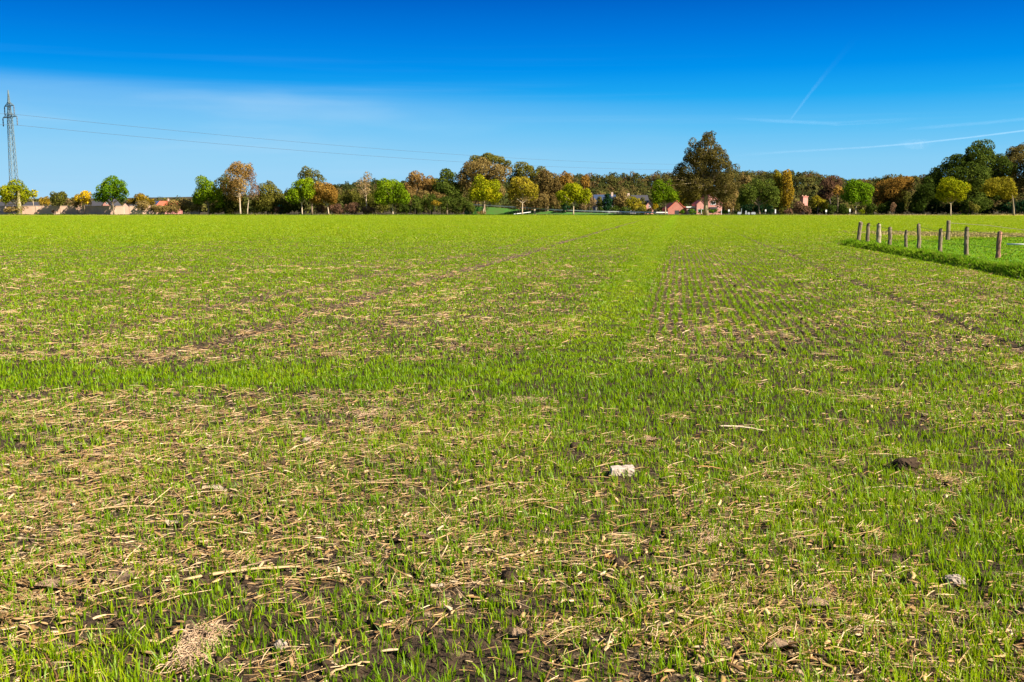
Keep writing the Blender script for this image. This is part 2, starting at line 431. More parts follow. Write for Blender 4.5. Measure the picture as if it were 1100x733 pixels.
# ------------------------------------------------------------------ blades
rng = np.random.default_rng(7)
def radial(n_of_d, d0, d1, half, seed_total=None):
    ds = np.linspace(d0, d1, 6000); hd = np.minimum(half + 2.6 / ds, R(76)); pdf = 2 * hd * ds * n_of_d(ds); cdf = np.cumsum(pdf) * (ds[1] - ds[0])
    N = int(cdf[-1]); d = np.interp(rng.random(N) * cdf[-1], cdf, ds); a = rng.uniform(-1, 1, N) * np.interp(d, ds, hd)
    return d * np.sin(a), d * np.cos(a)
def blades_mesh(name, bx, by, bz, height, width, lean, tint, mat):
    n = len(bx); th = rng.uniform(0, 2 * np.pi, n); ph = th + np.pi / 2 + rng.normal(0, .5, n)
    wx, wy = np.cos(ph) * width / 2, np.sin(ph) * width / 2
    lx, ly = np.cos(th) * lean, np.sin(th) * lean
    v = np.empty((n, 5, 3), np.float32)
    mz = bz + height * .55; tz = bz + height * np.sqrt(np.maximum(1 - (lean / np.maximum(height, 1e-4)) ** 2 * .5, .25))
    mx, my = bx + lx * .28, by + ly * .28
    for k, (px_, py_, pz_, s) in enumerate(((bx, by, bz, -.75), (bx, by, bz, .75), (mx, my, mz, -1), (mx, my, mz, 1))):
        v[:, k, 0] = px_ + wx * s; v[:, k, 1] = py_ + wy * s; v[:, k, 2] = pz_
    v[:, 4, 0] = bx + lx; v[:, 4, 1] = by + ly; v[:, 4, 2] = tz
    f = (np.arange(n)[:, None] * 5 + np.array([0, 1, 3, 2, 2, 3, 4])[None, :])
    st = (np.arange(n)[:, None] * 7 + np.array([0, 4])[None, :]).ravel()
    me = np_mesh(name, v.reshape(-1, 3), f.ravel(), st, {'tint': ('FACE', np.repeat(tint, 2))}, [mat], True)
    return me
def wheat():
    base = 2250.0
    def nd(d): return 1.8 * base * np.where(d < 7, 1, np.where(d < 60, 7 / d, 7 / 60 * (60 / np.maximum(d, 1)) ** 2.0))
    x, y = radial(lambda d: nd(d) / 2.2, 2.7, 285, R(31.5))
    keep = (y < FIELD_END - 1)
    x, y = x[keep], y[keep]
    u, v = uv(x, y); d = np.hypot(x, y)
    head = y < 9.0
    sharp = sst(u, -1.1, -.1) * (1 - sst(u, 1.8, 4.0)) * sst(y, 9.8, 14) * (1 - sst(y, 22, 60))
    sharp = np.where(rng.random(len(u)) < sharp * .85, 1.0, 0.0)
    strip = 1 - sst(np.abs(u + .98), .3, .5)
    jit = np.where(sharp > .5, .018, .05) * (1 + 3 * strip)
    sp = .145
    u2 = np.where(head, u, np.round(u / sp) * sp + rng.normal(0, 1, len(u)) * jit)
    v2 = np.where(head, np.round(v / .15) * .15 + rng.normal(0, .038, len(v)), v)
    x = u2 * math.cos(ROWA) + v2 * math.sin(ROWA); y = -u2 * math.sin(ROWA) + v2 * math.cos(ROWA)
    c = cov(x, y); keep = rng.random(len(x)) < c / 1.8
    x, y, d, c = x[keep], y[keep], d[keep], c[keep]
    nb = np.where(d < 40, rng.integers(1, 5, len(x)), 2)
    idx = np.repeat(np.arange(len(x)), nb); n = len(idx)
    x, y, d, c = x[idx], y[idx], d[idx], c[idx]
    x = x + rng.normal(0, .006, n); y = y + rng.normal(0, .006, n)
    s = np.maximum(1, d / 7)
    width = np.minimum(.0048 * s, .22) * rng.uniform(.7, 1.3, n)
    hgt = rng.uniform(.030, .080, n) * (.8 + .25 * np.clip(c, 0, 1.4)) * (1 - .30 * sst(d, 8, 40)) * (1 - .3 * sst(d, 60, 200))
    pv = vn(x * 1.3, y * 1.0, 77)
    lush = sst(c, 1.0, 1.4); hgt = hgt * (1 - .50 * lush * sst(d, 6, 12))
    tint = np.clip(rng.normal(.50, .22, n) + .18 * (pv - .5) * 2 + .06 * sst(d, 8, 30) + .22 * sst(d, 22, 90) * (1 - lush) + .17 * lush, 0, 1)
    lean = hgt * rng.uniform(.05, .75, n)
    me = blades_mesh('wheat_seedlings', x, y, gz(x, y) - .004, hgt, width, lean, tint, M['blade'])
    o = link('wheat_seedlings', me)
    tag(o, 'bright yellow-green winter wheat seedlings growing across the field', 'seedlings', kind='stuff')
    print('blades', n)
wheat()
def meadow_grass():
    x = rng.uniform(9, 62, 260000); y = rng.uniform(17, 82, 260000)
    a = np.arctan2(x, y); d1, d2 = meadow_d(x, y)
    k = (a < R(33)) & (d1 > -.2) & (d2 > -1.5) & (rng.random(len(x)) < np.where(d1 < 1.0, 1, .75))
    x, y, d1 = x[k], y[k], d1[k]
    ne = 15000; t = rng.uniform(0, 1, ne) ** .8; L = np.linalg.norm(PB - PA) * 1.1; off = rng.normal(.22, .26, ne)
    ex = PA[0] + ABd[0] * t * L + ABn[0] * off; ey = PA[1] + ABd[1] * t * L + ABn[1] * off
    x = np.append(x, ex); y = np.append(y, ey); d1 = np.append(d1, off)
    edge = np.exp(-((d1 - .25) / .5) ** 2); n = len(x)
    tuft = .6 + .8 * vn(x * 1.6, y * 1.6, 5)
    h = rng.uniform(.03, .07, n) * (.7 + 1.0 * vn(x * .5, y * .5, 41)) * (1 + 1.3 * np.exp(-((d1 - .12) / .28) ** 2) * tuft); wd = rng.uniform(.02, .04, n) * (.6 + np.hypot(x, y) / 70)
    tint = np.clip(rng.normal(.40, .20, n) - .15 * edge + .5 * (vn(x * .4, y * .25, 43) - .5), 0, 1)
    me = blades_mesh('meadow_grass', x, y, gz(x, y) - .01, h, wd, h * rng.uniform(.1, .9, n), tint, M['meadow'])
    tag(link('meadow_grass', me), 'lush dark green meadow grass growing behind the wooden fence', 'grass', kind='stuff')
meadow_grass()
def verge():
    n = 26000
    x = rng.uniform(-190, 190, n); y = FIELD_END + rng.gamma(1.5, 1.8, n) - 1.0
    p = vn(x * .15, x * 0, 3); big = vn(x * .35, y * .2, 8)
    h = rng.uniform(.12, .38, n) * (.4 + big); wd = rng.uniform(.10, .30, n)
    tint = np.clip(rng.normal(.32, .2, n) + .45 * sst(x, 60, 110) * (p > .3) + .5 * (p - .5), 0, 1)
    me = blades_mesh('verge_grass', x, y, gz(x, y) - .02, h, wd, h * rng.uniform(.1, .8, n), tint, M['verge'])
    tag(link('verge_grass', me), 'rough green and straw coloured grass along the far field edge', 'grass', kind='stuff')
    n = 16000
    a = gp(962, 251.5); b = gp(1125, 254)
    t = rng.uniform(0, 1, n); x = a[0] + (b[0] - a[0]) * t + rng.normal(0, 1.2, n); y = a[1] + (b[1] - a[1]) * t + rng.normal(0, 3.2, n)
    k = meadow(x, y) < .3; x, y = x[k], y[k]; n = len(x)
    h = rng.uniform(.04, .16, n)
    me = blades_mesh('dry_grass', x, y, gz(x, y) - .01, h, rng.uniform(.03, .08, n), h * rng.uniform(.2, .95, n), rng.random(n), M['drygrass'])
    tag(link('dry_grass', me), 'strip of bleached dry grass behind the green meadow', 'grass', kind='stuff')
verge()

# ------------------------------------------------------------------ straw, chaff and clods scattered on the soil
def straw_litter():
    def nd(d): return 2300 * np.where(d < 5, 1, np.where(d < 14, (5 / d) ** 1.6, (5 / 14) ** 1.6 * (14 / d) ** 2.4))
    x, y = radial(nd, 2.7, 120, R(31)); s = straw(x, y)
    k = rng.random(len(x)) < np.clip(s, .02, 1) ** 1.25
    x, y, s = x[k], y[k], s[k]; d = np.hypot(x, y); n = len(x)
    # clumping
    x = x + rng.normal(0, .02, n); y = y + rng.normal(0, .02, n)
    # tufts: part of the pieces gathers round matted centres
    nc = 900; cx_, cy_ = radial(lambda d_: 16 * np.where(d_ < 5, 1, (5 / d_) ** 1.4), 2.7, 30, R(31)); nc = len(cx_)
    ks = rng.random(nc) < np.clip(straw(cx_, cy_) * 1.3, .05, 1); cx_, cy_ = cx_[ks], cy_[ks]; nc = len(cx_)
    per = rng.integers(8, 46, nc); ci = np.repeat(np.arange(nc), per); spread = rng.uniform(.02, .09, nc)[ci]
    tx = cx_[ci] + rng.normal(0, 1, len(ci)) * spread * 1.5; ty = cy_[ci] + rng.normal(0, 1, len(ci)) * spread
    tth = np.repeat(rng.uniform(0, np.pi, nc), per) + rng.normal(0, .6, len(ci))
    n0 = n; x = np.append(x, tx); y = np.append(y, ty); n = len(x); d = np.hypot(x, y); tuft = np.arange(n) >= n0
    big = (rng.random(n) < .07) & ~tuft
    L = np.where(big, rng.uniform(.08, .30, n) * np.where(d > 10, .6, 1), np.exp(rng.normal(-3.3, .6, n)).clip(.012, .14)) * np.clip((d / 10) ** .5, 1, 1.5)
    L = np.where(tuft, rng.uniform(.03, .15, n), L)
    wd = np.where(big, rng.uniform(.003, .010, n), rng.uniform(.0015, .007, n)) * np.clip(d / 7, 1, 3.2)
    wd = np.where(tuft, rng.uniform(.0013, .0045, n) * np.clip(d / 6, 1, 3), wd)
    flake = (rng.random(n) < .24) & ~tuft
    wd = np.where(flake & (d < 14), rng.uniform(.008, .030, n), wd); L = np.where(flake, rng.uniform(.02, .075, n), L); hf = np.where(flake, .12, .45)
    th = np.where(rng.random(n) < .3, rng.normal(.1, .5, n), rng.uniform(0, np.pi, n)); th[n0:] = tth
    dx, dy = np.cos(th), np.sin(th); tilt = rng.normal(0, .16, n); bend = rng.normal(0, .30, n)
    z = gz(x, y) + .006 + np.abs(rng.normal(0, 1, n)) * np.where(tuft, .022, .010)
    v = np.empty((n, 9, 3), np.float32)
    for k3, tt in enumerate((-.5, 0, .5)):
        taper = 1.0 if k3 == 1 else .65
        cx = x + dx * L * tt - dy * bend * L * (tt * tt); cy = y + dy * L * tt + dx * bend * L * (tt * tt)
        cz = z + tilt * L * tt + L * .12 * (.25 - tt * tt)
        for j, (a, b) in enumerate(((-1, 0), (1, 0), (0, 1))):
            v[:, k3 * 3 + j, 0] = cx - dy * wd * .5 * a * taper; v[:, k3 * 3 + j, 1] = cy + dx * wd * .5 * a * taper
            v[:, k3 * 3 + j, 2] = cz + wd * hf * b * taper
    loc = []
    for k3 in (0, 1):
        for j in range(3):
            jn = (j + 1) % 3; loc += [k3 * 3 + j, k3 * 3 + jn, k3 * 3 + 3 + jn, k3 * 3 + 3 + j]
    f = np.arange(n)[:, None] * 9 + np.array(loc)[None, :]
    st = np.arange(n * 6) * 4
    tint = np.clip(rng.normal(.46, .28, n) + .12 * tuft + .02 * flake, 0, 1)
    me = np_mesh('straw_litter', v.reshape(-1, 3), f.ravel(), st, {'tint': ('FACE', np.repeat(tint, 6))}, [M['straw']])
    tag(link('straw_litter', me), 'pale tan straw and maize stubble scattered over the soil', 'straw', kind='stuff')
    print('straw', n)
straw_litter()
def blob_verts(seed, sub=1, sx=1, sy=1, sz=.7, rough=.3):
    bm = bmesh.new(); bmesh.ops.create_icosphere(bm, subdivisions=sub, radius=1)
    r = random.Random(seed)
    for v_ in bm.verts:
        k = 1 + r.uniform(-rough, rough); v_.co = Vector((v_.co.x * k * sx, v_.co.y * k * sy, v_.co.z * k * sz))
    vs = np.array([v_.co[:] for v_ in bm.verts]); fs = np.array([[q.index for q in f_.verts] for f_ in bm.faces]); bm.free()
    return vs, fs
def clods():
    x, y = radial(lambda d: 620 * np.where(d < 5, 1, (5 / d) ** 1.6), 2.7, 26, R(31))
    k = rng.random(len(x)) < np.clip(1.15 - cov(x, y), .08, 1); x, y = x[k], y[k]; n = len(x)
    r_ = np.exp(rng.normal(-4.75, .55, n)).clip(.004, .045)
    z = gz(x, y); a = rng.uniform(0, 6.28, n); V, Fc, st = [], [], 0
    protos = [blob_verts(i, 1, 1, .8, .65, .32)[0] for i in range(12)]; fs = blob_verts(0)[1]
    pi_ = rng.integers(0, 12, n); P_ = np.array(protos)[pi_] * r_[:, None, None]
    ca, sa = np.cos(a)[:, None], np.sin(a)[:, None]
    v = np.stack([P_[:, :, 0] * ca - P_[:, :, 1] * sa + x[:, None], P_[:, :, 0] * sa + P_[:, :, 1] * ca + y[:, None], P_[:, :, 2] + z[:, None] + .2 * r_[:, None]], -1)
    nv = v.shape[1]; f = (np.arange(n)[:, None, None] * nv + fs[None]).reshape(-1, 3)
    me = np_mesh('soil_crumbs', v.reshape(-1, 3), f.ravel(), np.arange(len(f)) * 3, None, [M['clod']])
    tag(link('soil_crumbs', me), 'dark brown crumbs of loose soil lying between the seedlings', 'soil', kind='stuff')
clods()

# ------------------------------------------------------------------ trees
PAL = {
 'green': [(.035, .075, .004), (.075, .145, .005), (.14, .20, .007)],
 'brightgreen': [(.055, .095, .004), (.115, .18, .005), (.21, .25, .007)],
 'yellowgreen': [(.09, .12, .004), (.20, .215, .005), (.34, .29, .008)],
 'yellow': [(.24, .16, .006), (.42, .27, .008), (.56, .35, .015)],
 'gold': [(.15, .10, .010), (.26, .165, .012), (.36, .22, .022)],
 'goldgreen': [(.10, .095, .008), (.20, .17, .010), (.32, .23, .022)],
 'russet': [(.12, .065, .018), (.215, .125, .034), (.32, .20, .06)],
 'rust': [(.145, .075, .014), (.24, .13, .022), (.34, .20, .04)],
 'brown': [(.08, .052, .016), (.15, .10, .028), (.23, .16, .05)],
 'darkgreen': [(.022, .036, .005), (.045, .066, .009), (.08, .10, .014)],
 'olive': [(.042, .045, .008), (.085, .082, .012), (.14, .125, .020)],
 'oak': [(.034, .031, .009), (.078, .064, .015), (.14, .105, .028)],
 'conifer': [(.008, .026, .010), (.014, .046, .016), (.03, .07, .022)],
 'tan': [(.18, .12, .05), (.28, .19, .08), (.36, .25, .10)],
 'purplebrown': [(.07, .036, .022), (.13, .068, .038), (.20, .115, .06)],
}
LM = {k: leaf_mat(k + '_leaf', v, .3) for k, v in PAL.items()}
def leaves(pts, nrm, size, tint, aspect=.75):
    """irregular six-cornered leaf clumps"""
    n = len(pts); r = rng.normal(size=(n, 3)); t1 = np.cross(nrm, r); t1 /= np.linalg.norm(t1, axis=1)[:, None] + 1e-9
    t2 = np.cross(nrm, t1); s = (size * rng.uniform(.6, 1.4, n))[:, None] / 2
    v = np.empty((n, 5, 3), np.float32)
    for k in range(5):
        a = 2 * math.pi * k / 5; rr_ = rng.uniform(.55, 1.25, n)[:, None]
        v[:, k] = pts + (t1 * math.cos(a) + t2 * math.sin(a) * aspect) * s * rr_ + nrm * s * rng.uniform(-.35, .35, n)[:, None]
    return v.reshape(-1, 3), np.arange(n * 5), np.arange(n) * 5, tint
def crown(lumps, dens, size, nblob, seed, shell=.72, hang=0.0, blobr=.42):
    """lumps: [(centre xyz, rx, ry, rz)] -> leaf points on many small blobs inside those lumps; returns points, normals, blobs"""
    r = np.random.default_rng(seed); B = []
    for (c, rx, ry, rz) in lumps:
        k = nblob
        for i in range(k):
            d = r.normal(size=3); d /= np.linalg.norm(d); q = r.uniform(.35, 1) ** .6 * (1 - blobr * .8)
            b = np.array(c) + d * q * np.array([rx, ry, rz]); f = blobr * r.uniform(.6, 1.25)
            B.append((*b, rx * f, ry * f, rz * f))
        B.append((*c, rx * .55, ry * .55, rz * .55))
    B = np.array(B); ar = np.maximum(B[:, 3] * B[:, 5], .01); N = int((ar.sum() * 4 * math.pi) * dens / (size * size))
    idx = r.choice(len(B), N, p=ar / ar.sum()); d = r.normal(size=(N, 3)); d[:, 2] += .15; d /= np.linalg.norm(d, axis=1)[:, None]
    rad = shell + (1.12 - shell) * r.random(N) ** .7
    p = B[idx, :3] + d * B[idx, 3:] * rad[:, None]
    inside = np.zeros(N)
    for b in B:
        q = np.linalg.norm((p - b[:3]) / b[3:], axis=1); inside += (q < .55)
    keep = (inside == 0) | (r.random(N) < .18)
    p, d = p[keep], d[keep]
    nr_ = d + r.normal(0, .55, d.shape); nr_ /= np.linalg.norm(nr_, axis=1)[:, None]
    return p, nr_, B
def tree(name, label, lumps, base, Yd, pal, dens=1.0, grow=1.10, size=.38, nblob=16, trunk_r=.20, bark='palebark', cat='tree', group=None,
         seed=1, lean=0.0, tint0=.5, blobr=.35, limbs=True, tvar=.34, yf=1.0, trunk_top=None, fork=None, ivy=False, dy=None, shade_mix=True):
    """lumps are (px, py, rx, ry) outlines in the photograph at distance Yd; base is the foot's px column"""
    foot = at(base, HZ, Yd); zf = float(gz(np.array([foot.x]), np.array([foot.y]))[0]); foot.z = zf
    root = empty(name, foot, label, cat, group)
    px2m = Yd / F; L = []
    rr_ = random.Random(seed)
    for i, l in enumerate(lumps):
        c = at(l[0], l[1], Yd) - foot
        if len(l) > 4: c.y += l[4]
        elif len(lumps) > 1: c.y += rr_.uniform(-.4, .4) * l[2] * px2m
        L.append(((c.x, c.y, c.z), l[2] * px2m * grow, l[2] * px2m * yf * grow, l[3] * px2m * grow))
    p, nr_, B = crown(L, dens * 1.55, size, nblob, seed, blobr=blobr)
    ctr = np.mean([l[0] for l in L], axis=0)
    k = p[:, 2] > .12; p, nr_ = p[k], nr_[k]
    clump = vn(p[:, 0] * .45 + seed * 3.1, p[:, 2] * .5 + p[:, 1] * .3, seed)
    tint = np.clip(tint0 + rng.normal(0, tvar * .6, len(p)) + (clump - .5) * 2 * tvar, 0, 1)
    v, f, s, tn = leaves(p, nr_, size, tint)
    link('crown', np_mesh('crown', v, f, s, {'tint': ('FACE', tn)}, [LM[pal]]), root)
    m = MB(); rnd = random.Random(seed)
    top = Vector(ctr) if trunk_top is None else at(trunk_top[0], trunk_top[1], Yd) - foot
    n = 6; pts = []; 
    for i in range(n + 1):
        t = i / n; pts.append(Vector((top.x * t ** 1.5 + rnd.uniform(-.06, .06) * t, top.y * t ** 1.5, -.15 + (top.z + .15) * t)))
    rads = [trunk_r * (1.35 if i == 0 else 1.0) * (1 - .62 * (i / n)) for i in range(n + 1)]
    m.tube(pts, rads, 8)
    if limbs:
        for b in B[::1 if len(B) < 30 else 2]:
            q = Vector(b[:3]); 
            i = min(n - 1, max(3, int(n * min(1, max(.2, (q.z - .25 * (q - top).length) / max(top.z, .1)))) - 1))
            s0 = pts[i]; mid = s0.lerp(q, .5) + Vector((rnd.uniform(-.2, .2), rnd.uniform(-.2, .2), rnd.uniform(.0, .5)))
            r0 = min(rads[i] * .55, .16)
            m.tube([s0, mid, q], [r0, r0 * .6, r0 * .25], 5, False)
    m.build('trunk', M[bark], root, True)
    return root
def bush(name, label, lumps, Yd, pal, cat='bush', group=None, dens=1.0, size=.36, nblob=12, seed=1, tint0=.5, yf=1.0, blobr=.36, tvar=.34):
    b = sum(l[0] for l in lumps) / len(lumps)
    foot = at(b, HZ, Yd); foot.z = float(gz(np.array([foot.x]), np.array([foot.y]))[0])
    root = empty(name, foot, label, cat, group); px2m = Yd / F; L = []
    for l in lumps:
        c = at(l[0], l[1], Yd) - foot; L.append(((c.x, c.y, c.z), l[2] * px2m, l[2] * px2m * yf, l[3] * px2m))
    p, nr_, B = crown(L, dens * 1.6, size, nblob, seed, blobr=blobr)
    k = p[:, 2] > .03; p, nr_ = p[k], nr_[k]
    clump = vn(p[:, 0] * .5 + seed, p[:, 2] * .6, seed)
    tint = np.clip(tint0 + rng.normal(0, tvar * .6, len(p)) + (clump - .5) * 2 * tvar, 0, 1)
    v, f, s, tn = leaves(p, nr_, size, tint)
    link('foliage', np_mesh('foliage', v, f, s, {'tint': ('FACE', tn)}, [LM[pal]]), root)
    m = MB(); rnd = random.Random(seed)
    bx_ = sorted((Vector((q[0], q[1], -.12)) for q in B[::2]), key=lambda v_: v_.x)
    if len(bx_) > 1: m.tube(bx_, .06, 5)      # unseen tube below ground that joins the stems
    for q in B[::2]:
        q = Vector(q[:3]); s0 = Vector((q.x, q.y, -.12)); q.z = max(q.z, .3)
        m.tube([s0, s0.lerp(q, .6) + Vector((rnd.uniform(-.1, .1), 0, 0)), q], [.05, .035, .015], 5, False)
    m.build('stem', M['darkbark'], root, True)
    return root
E1 = 291.0
G_ROW = 'young trees along the field edge'
def T(*a, **k): return tree(*a, **k)
# --- left end, in front of and behind the wall
T('field_tree', 'round yellow-green tree in front of the electricity pylon', [(15, 206, 16, 12.5), (8, 211, 9, 8), (24, 209, 9, 8)], 19, E1, 'yellowgreen', seed=11, group=G_ROW, trunk_r=.3, tint0=.45)
T('small_tree', 'small bright yellow tree beside the pylon tree, right of it', [(36, 208, 6, 6)], 36, E1 + 8, 'yellowgreen', seed=12, tint0=.8, trunk_r=.12, nblob=7)
T('garden_tree', 'small dark olive tree in front of the sand coloured wall', [(62, 213, 10, 8.5)], 65, E1 + 3, 'olive', seed=13, trunk_r=.14, bark='bark', tint0=.4)
T('garden_tree', 'low dark brown-green tree touching the golden yellow tree', [(81, 217, 6, 6.5)], 84, E1 + 4, 'brown', seed=14, trunk_r=.12, bark='bark', nblob=7)
T('field_tree', 'golden yellow tree in front of the sand coloured wall', [(90, 213, 9.5, 8.5)], 91, E1 + 1, 'yellow', seed=15, trunk_r=.14, bark='bark', tint0=.55, group=G_ROW)
T('field_tree', 'deep green round tree standing alone before the sand coloured wall', [(120, 203, 16, 13.5), (110, 210, 9, 8), (130, 208, 9, 10)], 122, E1 + 1, 'green', seed=16, trunk_r=.24, bark='bark', tint0=.45, group=G_ROW, nblob=17)
# --- left group
T('field_tree', 'green tree with yellowing top beside the tall coppery birches', [(222, 203, 16, 15), (232, 214, 9, 9), (212, 213, 8, 9)], 224, E1 + 3, 'brightgreen', seed=17, trunk_r=.25, bark='bark', tint0=.55, group=G_ROW)
T('birch_tree', 'tall coppery brown thin-leaved birch with forked pale trunk', [(256, 192, 17, 17), (253, 205, 16, 13), (262, 183, 10, 11)], 258, E1, 'russet', dens=.55, seed=18, trunk_r=.26, size=.32, nblob=16, blobr=.32, tint0=.6, group='birches at the field edge')
T('birch_tree', 'half bare pinkish birch with thin white trunk', [(268, 186, 8, 13), (273, 205, 9, 11)], 265.5, E1 + 1.5, 'purplebrown', dens=.3, seed=19, trunk_r=.16, size=.28, nblob=16, blobr=.3, tint0=.8, group='birches at the field edge')
T('dense_tree', 'dark leafy tree directly behind the coppery birch', [(243, 206, 14, 18), (248, 220, 16, 10)], 246, E1 + 9, 'olive', seed=20, trunk_r=.25, bark='bark', tint0=.5)
T('dense_tree', 'olive green tree to the right of the birches', [(288, 208, 14, 15), (282, 218, 12, 10), (298, 216, 9, 11)], 287, E1 + 6, 'olive', seed=21, trunk_r=.22, bark='bark', tint0=.7)
T('field_tree', 'green tree with yellow lower leaves beside the orange-brown one', [(324, 203, 13, 14), (315, 211, 9, 9), (332, 206, 8, 11)], 324.5, E1, 'brightgreen', seed=22, trunk_r=.2, tint0=.55, tvar=.35, group=G_ROW)
T('tall_tree', 'tall thin olive tree rising behind the two field-edge trees', [(333, 186, 11, 9), (342, 194, 9, 10), (326, 190, 7, 9)], 335, E1 + 22, 'olive', dens=.5, seed=23, trunk_r=.3, bark='bark', nblob=13, blobr=.34, tint0=.55)
T('field_tree', 'orange-brown round tree between two green ones', [(349, 206, 15, 12), (341, 212, 8, 8), (358, 211, 8, 9)], 353, E1, 'rust', seed=24, trunk_r=.18, tint0=.45, group=G_ROW, size=.36)
T('bare_tree', 'nearly bare yellowish tree with straight tan trunk above the brown hedge', [(390, 203, 10, 10), (394, 192, 7, 8)], 394, E1 + 8, 'tan', dens=.3, seed=25, trunk_r=.2, nblob=16, blobr=.3, size=.3, tint0=.5)
T('field_tree', 'bright green dense round tree beside the brown hedge', [(420, 206, 17, 14), (411, 212, 10, 9), (430, 210, 11, 11)], 422, E1, 'brightgreen', seed=26, trunk_r=.22, tint0=.42, group=G_ROW, nblob=17)
# --- middle
T('tall_tree', 'russet tree behind the long hedge, left of the dark green tree', [(447, 195, 11, 11), (440, 203, 9, 10), (456, 203, 9, 11)], 447, E1 + 26, 'russet', seed=27, trunk_r=.3, bark='bark', tint0=.45)
T('tall_tree', 'russet-orange tree squeezed between the russet and dark green trees', [(463, 199, 8, 10), (462, 208, 8, 10)], 463, E1 + 32, 'rust', seed=28, trunk_r=.25, bark='bark', tint0=.3)
T('tall_tree', 'dark green pointed tree left of the broad brown one', [(480, 192, 11, 11), (476, 203, 13, 12), (487, 205, 10, 14)], 480, E1 + 22, 'darkgreen', seed=29, trunk_r=.3, bark='bark', tint0=.75)
T('broad_tree', 'broad brown-leaved tree with green topmost branches', [(515, 184, 20, 15), (503, 192, 12, 15), (536, 186, 13, 14), (520, 200, 20, 14)], 520, E1 + 24, 'brown', seed=30, trunk_r=.5, bark='bark', tint0=.62, nblob=14, tvar=.32)
T('broad_tree', 'olive green treetop showing above the broad brown tree', [(528, 172, 13, 8), (512, 173, 8, 6), (540, 176, 8, 7)], 526, E1 + 34, 'olive', seed=31, trunk_r=.4, bark='bark', tint0=.75)
T('field_tree', 'glowing yellow-green tree in front of the broad brown tree', [(520, 202, 16, 14), (512, 210, 9, 9), (531, 211, 10, 10)], 519, E1, 'yellowgreen', seed=32, trunk_r=.18, tint0=.55, group=G_ROW, nblob=17)
T('field_tree', 'yellow-brown thinning tree with forked white trunk by the rail', [(561, 202, 15, 12), (552, 208, 8, 8), (572, 206, 9, 9)], 561, E1, 'goldgreen', dens=.75, seed=33, trunk_r=.2, tint0=.6, group=G_ROW, blobr=.36)
T('broad_tree', 'pale olive tree behind the yellow-brown thinning tree', [(563, 184, 13, 10), (577, 188, 10, 9), (556, 194, 10, 10)], 566, E1 + 28, 'olive', seed=34, trunk_r=.35, bark='bark', tint0=.8)
T('broad_tree', 'dark brown tree between the thinning tree and the greenish one', [(588, 196, 13, 16), (582, 208, 12, 12), (597, 204, 9, 14)], 588, E1 + 22, 'brown', seed=35, trunk_r=.35, bark='bark', tint0=.35)
T('broad_tree', 'rust coloured tree peeping out behind the green-yellow tree', [(607, 192, 9, 9), (603, 203, 9, 10), (628, 197, 6, 8)], 607, E1 + 36, 'rust', seed=36, trunk_r=.3, bark='bark', tint0=.35)
T('field_tree', 'green-yellow tree above the white rail, left of the dark conifer', [(616, 206, 15, 13), (606, 211, 10, 9), (627, 211, 9, 10)], 616, E1, 'yellowgreen', seed=37, trunk_r=.2, tint0=.32, group=G_ROW, nblob=17)
T('conifer_tree', 'dark blue-green conical conifer in front of the slate roof', [(651, 223, 8, 7), (652, 217, 6, 6), (652.5, 211.5, 3.5, 4)], 652, E1 + 22, 'conifer', seed=38, trunk_r=.2, bark='darkbark', blobr=.34)
T('garden_tree', 'brown leafless looking garden tree right of the conifer', [(668, 216, 9, 10), (663, 222, 7, 7)], 668, E1 + 24, 'brown', dens=.8, seed=39, trunk_r=.15, bark='bark', tint0=.85, blobr=.34)
T('garden_tree', 'old gold garden tree in front of the dark tiled roofs', [(681, 219, 9, 9), (689, 223, 6, 6)], 681, E1 + 20, 'goldgreen', seed=40, trunk_r=.15, bark='bark', tint0=.45)
T('field_tree', 'green tree with thin pale trunk left of the giant oak', [(714, 206, 13, 13), (707, 213, 8, 8), (722, 211, 8, 9)], 715, E1, 'brightgreen', seed=41, trunk_r=.18, tint0=.35, group=G_ROW)
bush('garden_bush', 'small orange-yellow bush beside the pink gable', [(704, 222, 4.5, 5)], E1 + 14, 'yellow', seed=42, tint0=.35, nblob=6)
T('oak_tree', 'giant dark oak towering over the red brick house', [(757, 163, 17, 19), (742, 182, 20, 17), (775, 186, 17, 16), (748, 166, 13, 13), (769, 169, 14, 14), (757, 178, 18, 17), (735, 198, 15, 13), (757, 199, 20, 14), (781, 201, 14, 13), (762, 150, 9, 8), (744, 209, 15, 10), (774, 213, 13, 9), (728, 190, 9, 9)],
  758.5, 272, 'oak', dens=.80, seed=43, trunk_r=.66, size=.30, nblob=19, blobr=.215, tint0=.5, tvar=.42, bark='oakbark', grow=1.2, trunk_top=(757, 165))
T('dense_tree', 'golden-green tree half hidden behind the giant oak', [(744, 211, 9, 9), (735, 213, 7, 8)], 742, E1 + 34, 'goldgreen', seed=44, trunk_r=.2, bark='bark', tint0=.3)
T('dense_tree', 'rust brown tree at the giant oak\'s right foot', [(787, 205, 8, 12), (800, 196, 7, 9), (782, 217, 8, 9)], 787, E1 + 30, 'brown', seed=45, trunk_r=.25, bark='bark', tint0=.75)
T('dense_tree', 'broad dark green tree with black shade under its left side', [(818, 205, 17, 14), (806, 209, 12, 13), (829, 212, 11, 13), (800, 216, 8, 8)], 816, E1 + 3, 'darkgreen', seed=46, trunk_r=.32, bark='bark', tint0=.85, nblob=13)
T('poplar_tree', 'olive-yellow poplar column beside the golden one', [(835, 191, 5, 9), (835, 206, 6, 11), (836, 218, 6, 9)], 836, E1 + 18, 'goldgreen', seed=47, trunk_r=.25, bark='bark', tint0=.35, group='poplar columns')
T('poplar_tree', 'tall golden poplar column left of the brick chimney', [(845, 190, 6, 10), (846, 205, 7, 12), (845, 217, 6, 9)], 845, E1 + 15, 'gold', seed=48, trunk_r=.25, bark='bark', tint0=.5, group='poplar columns')
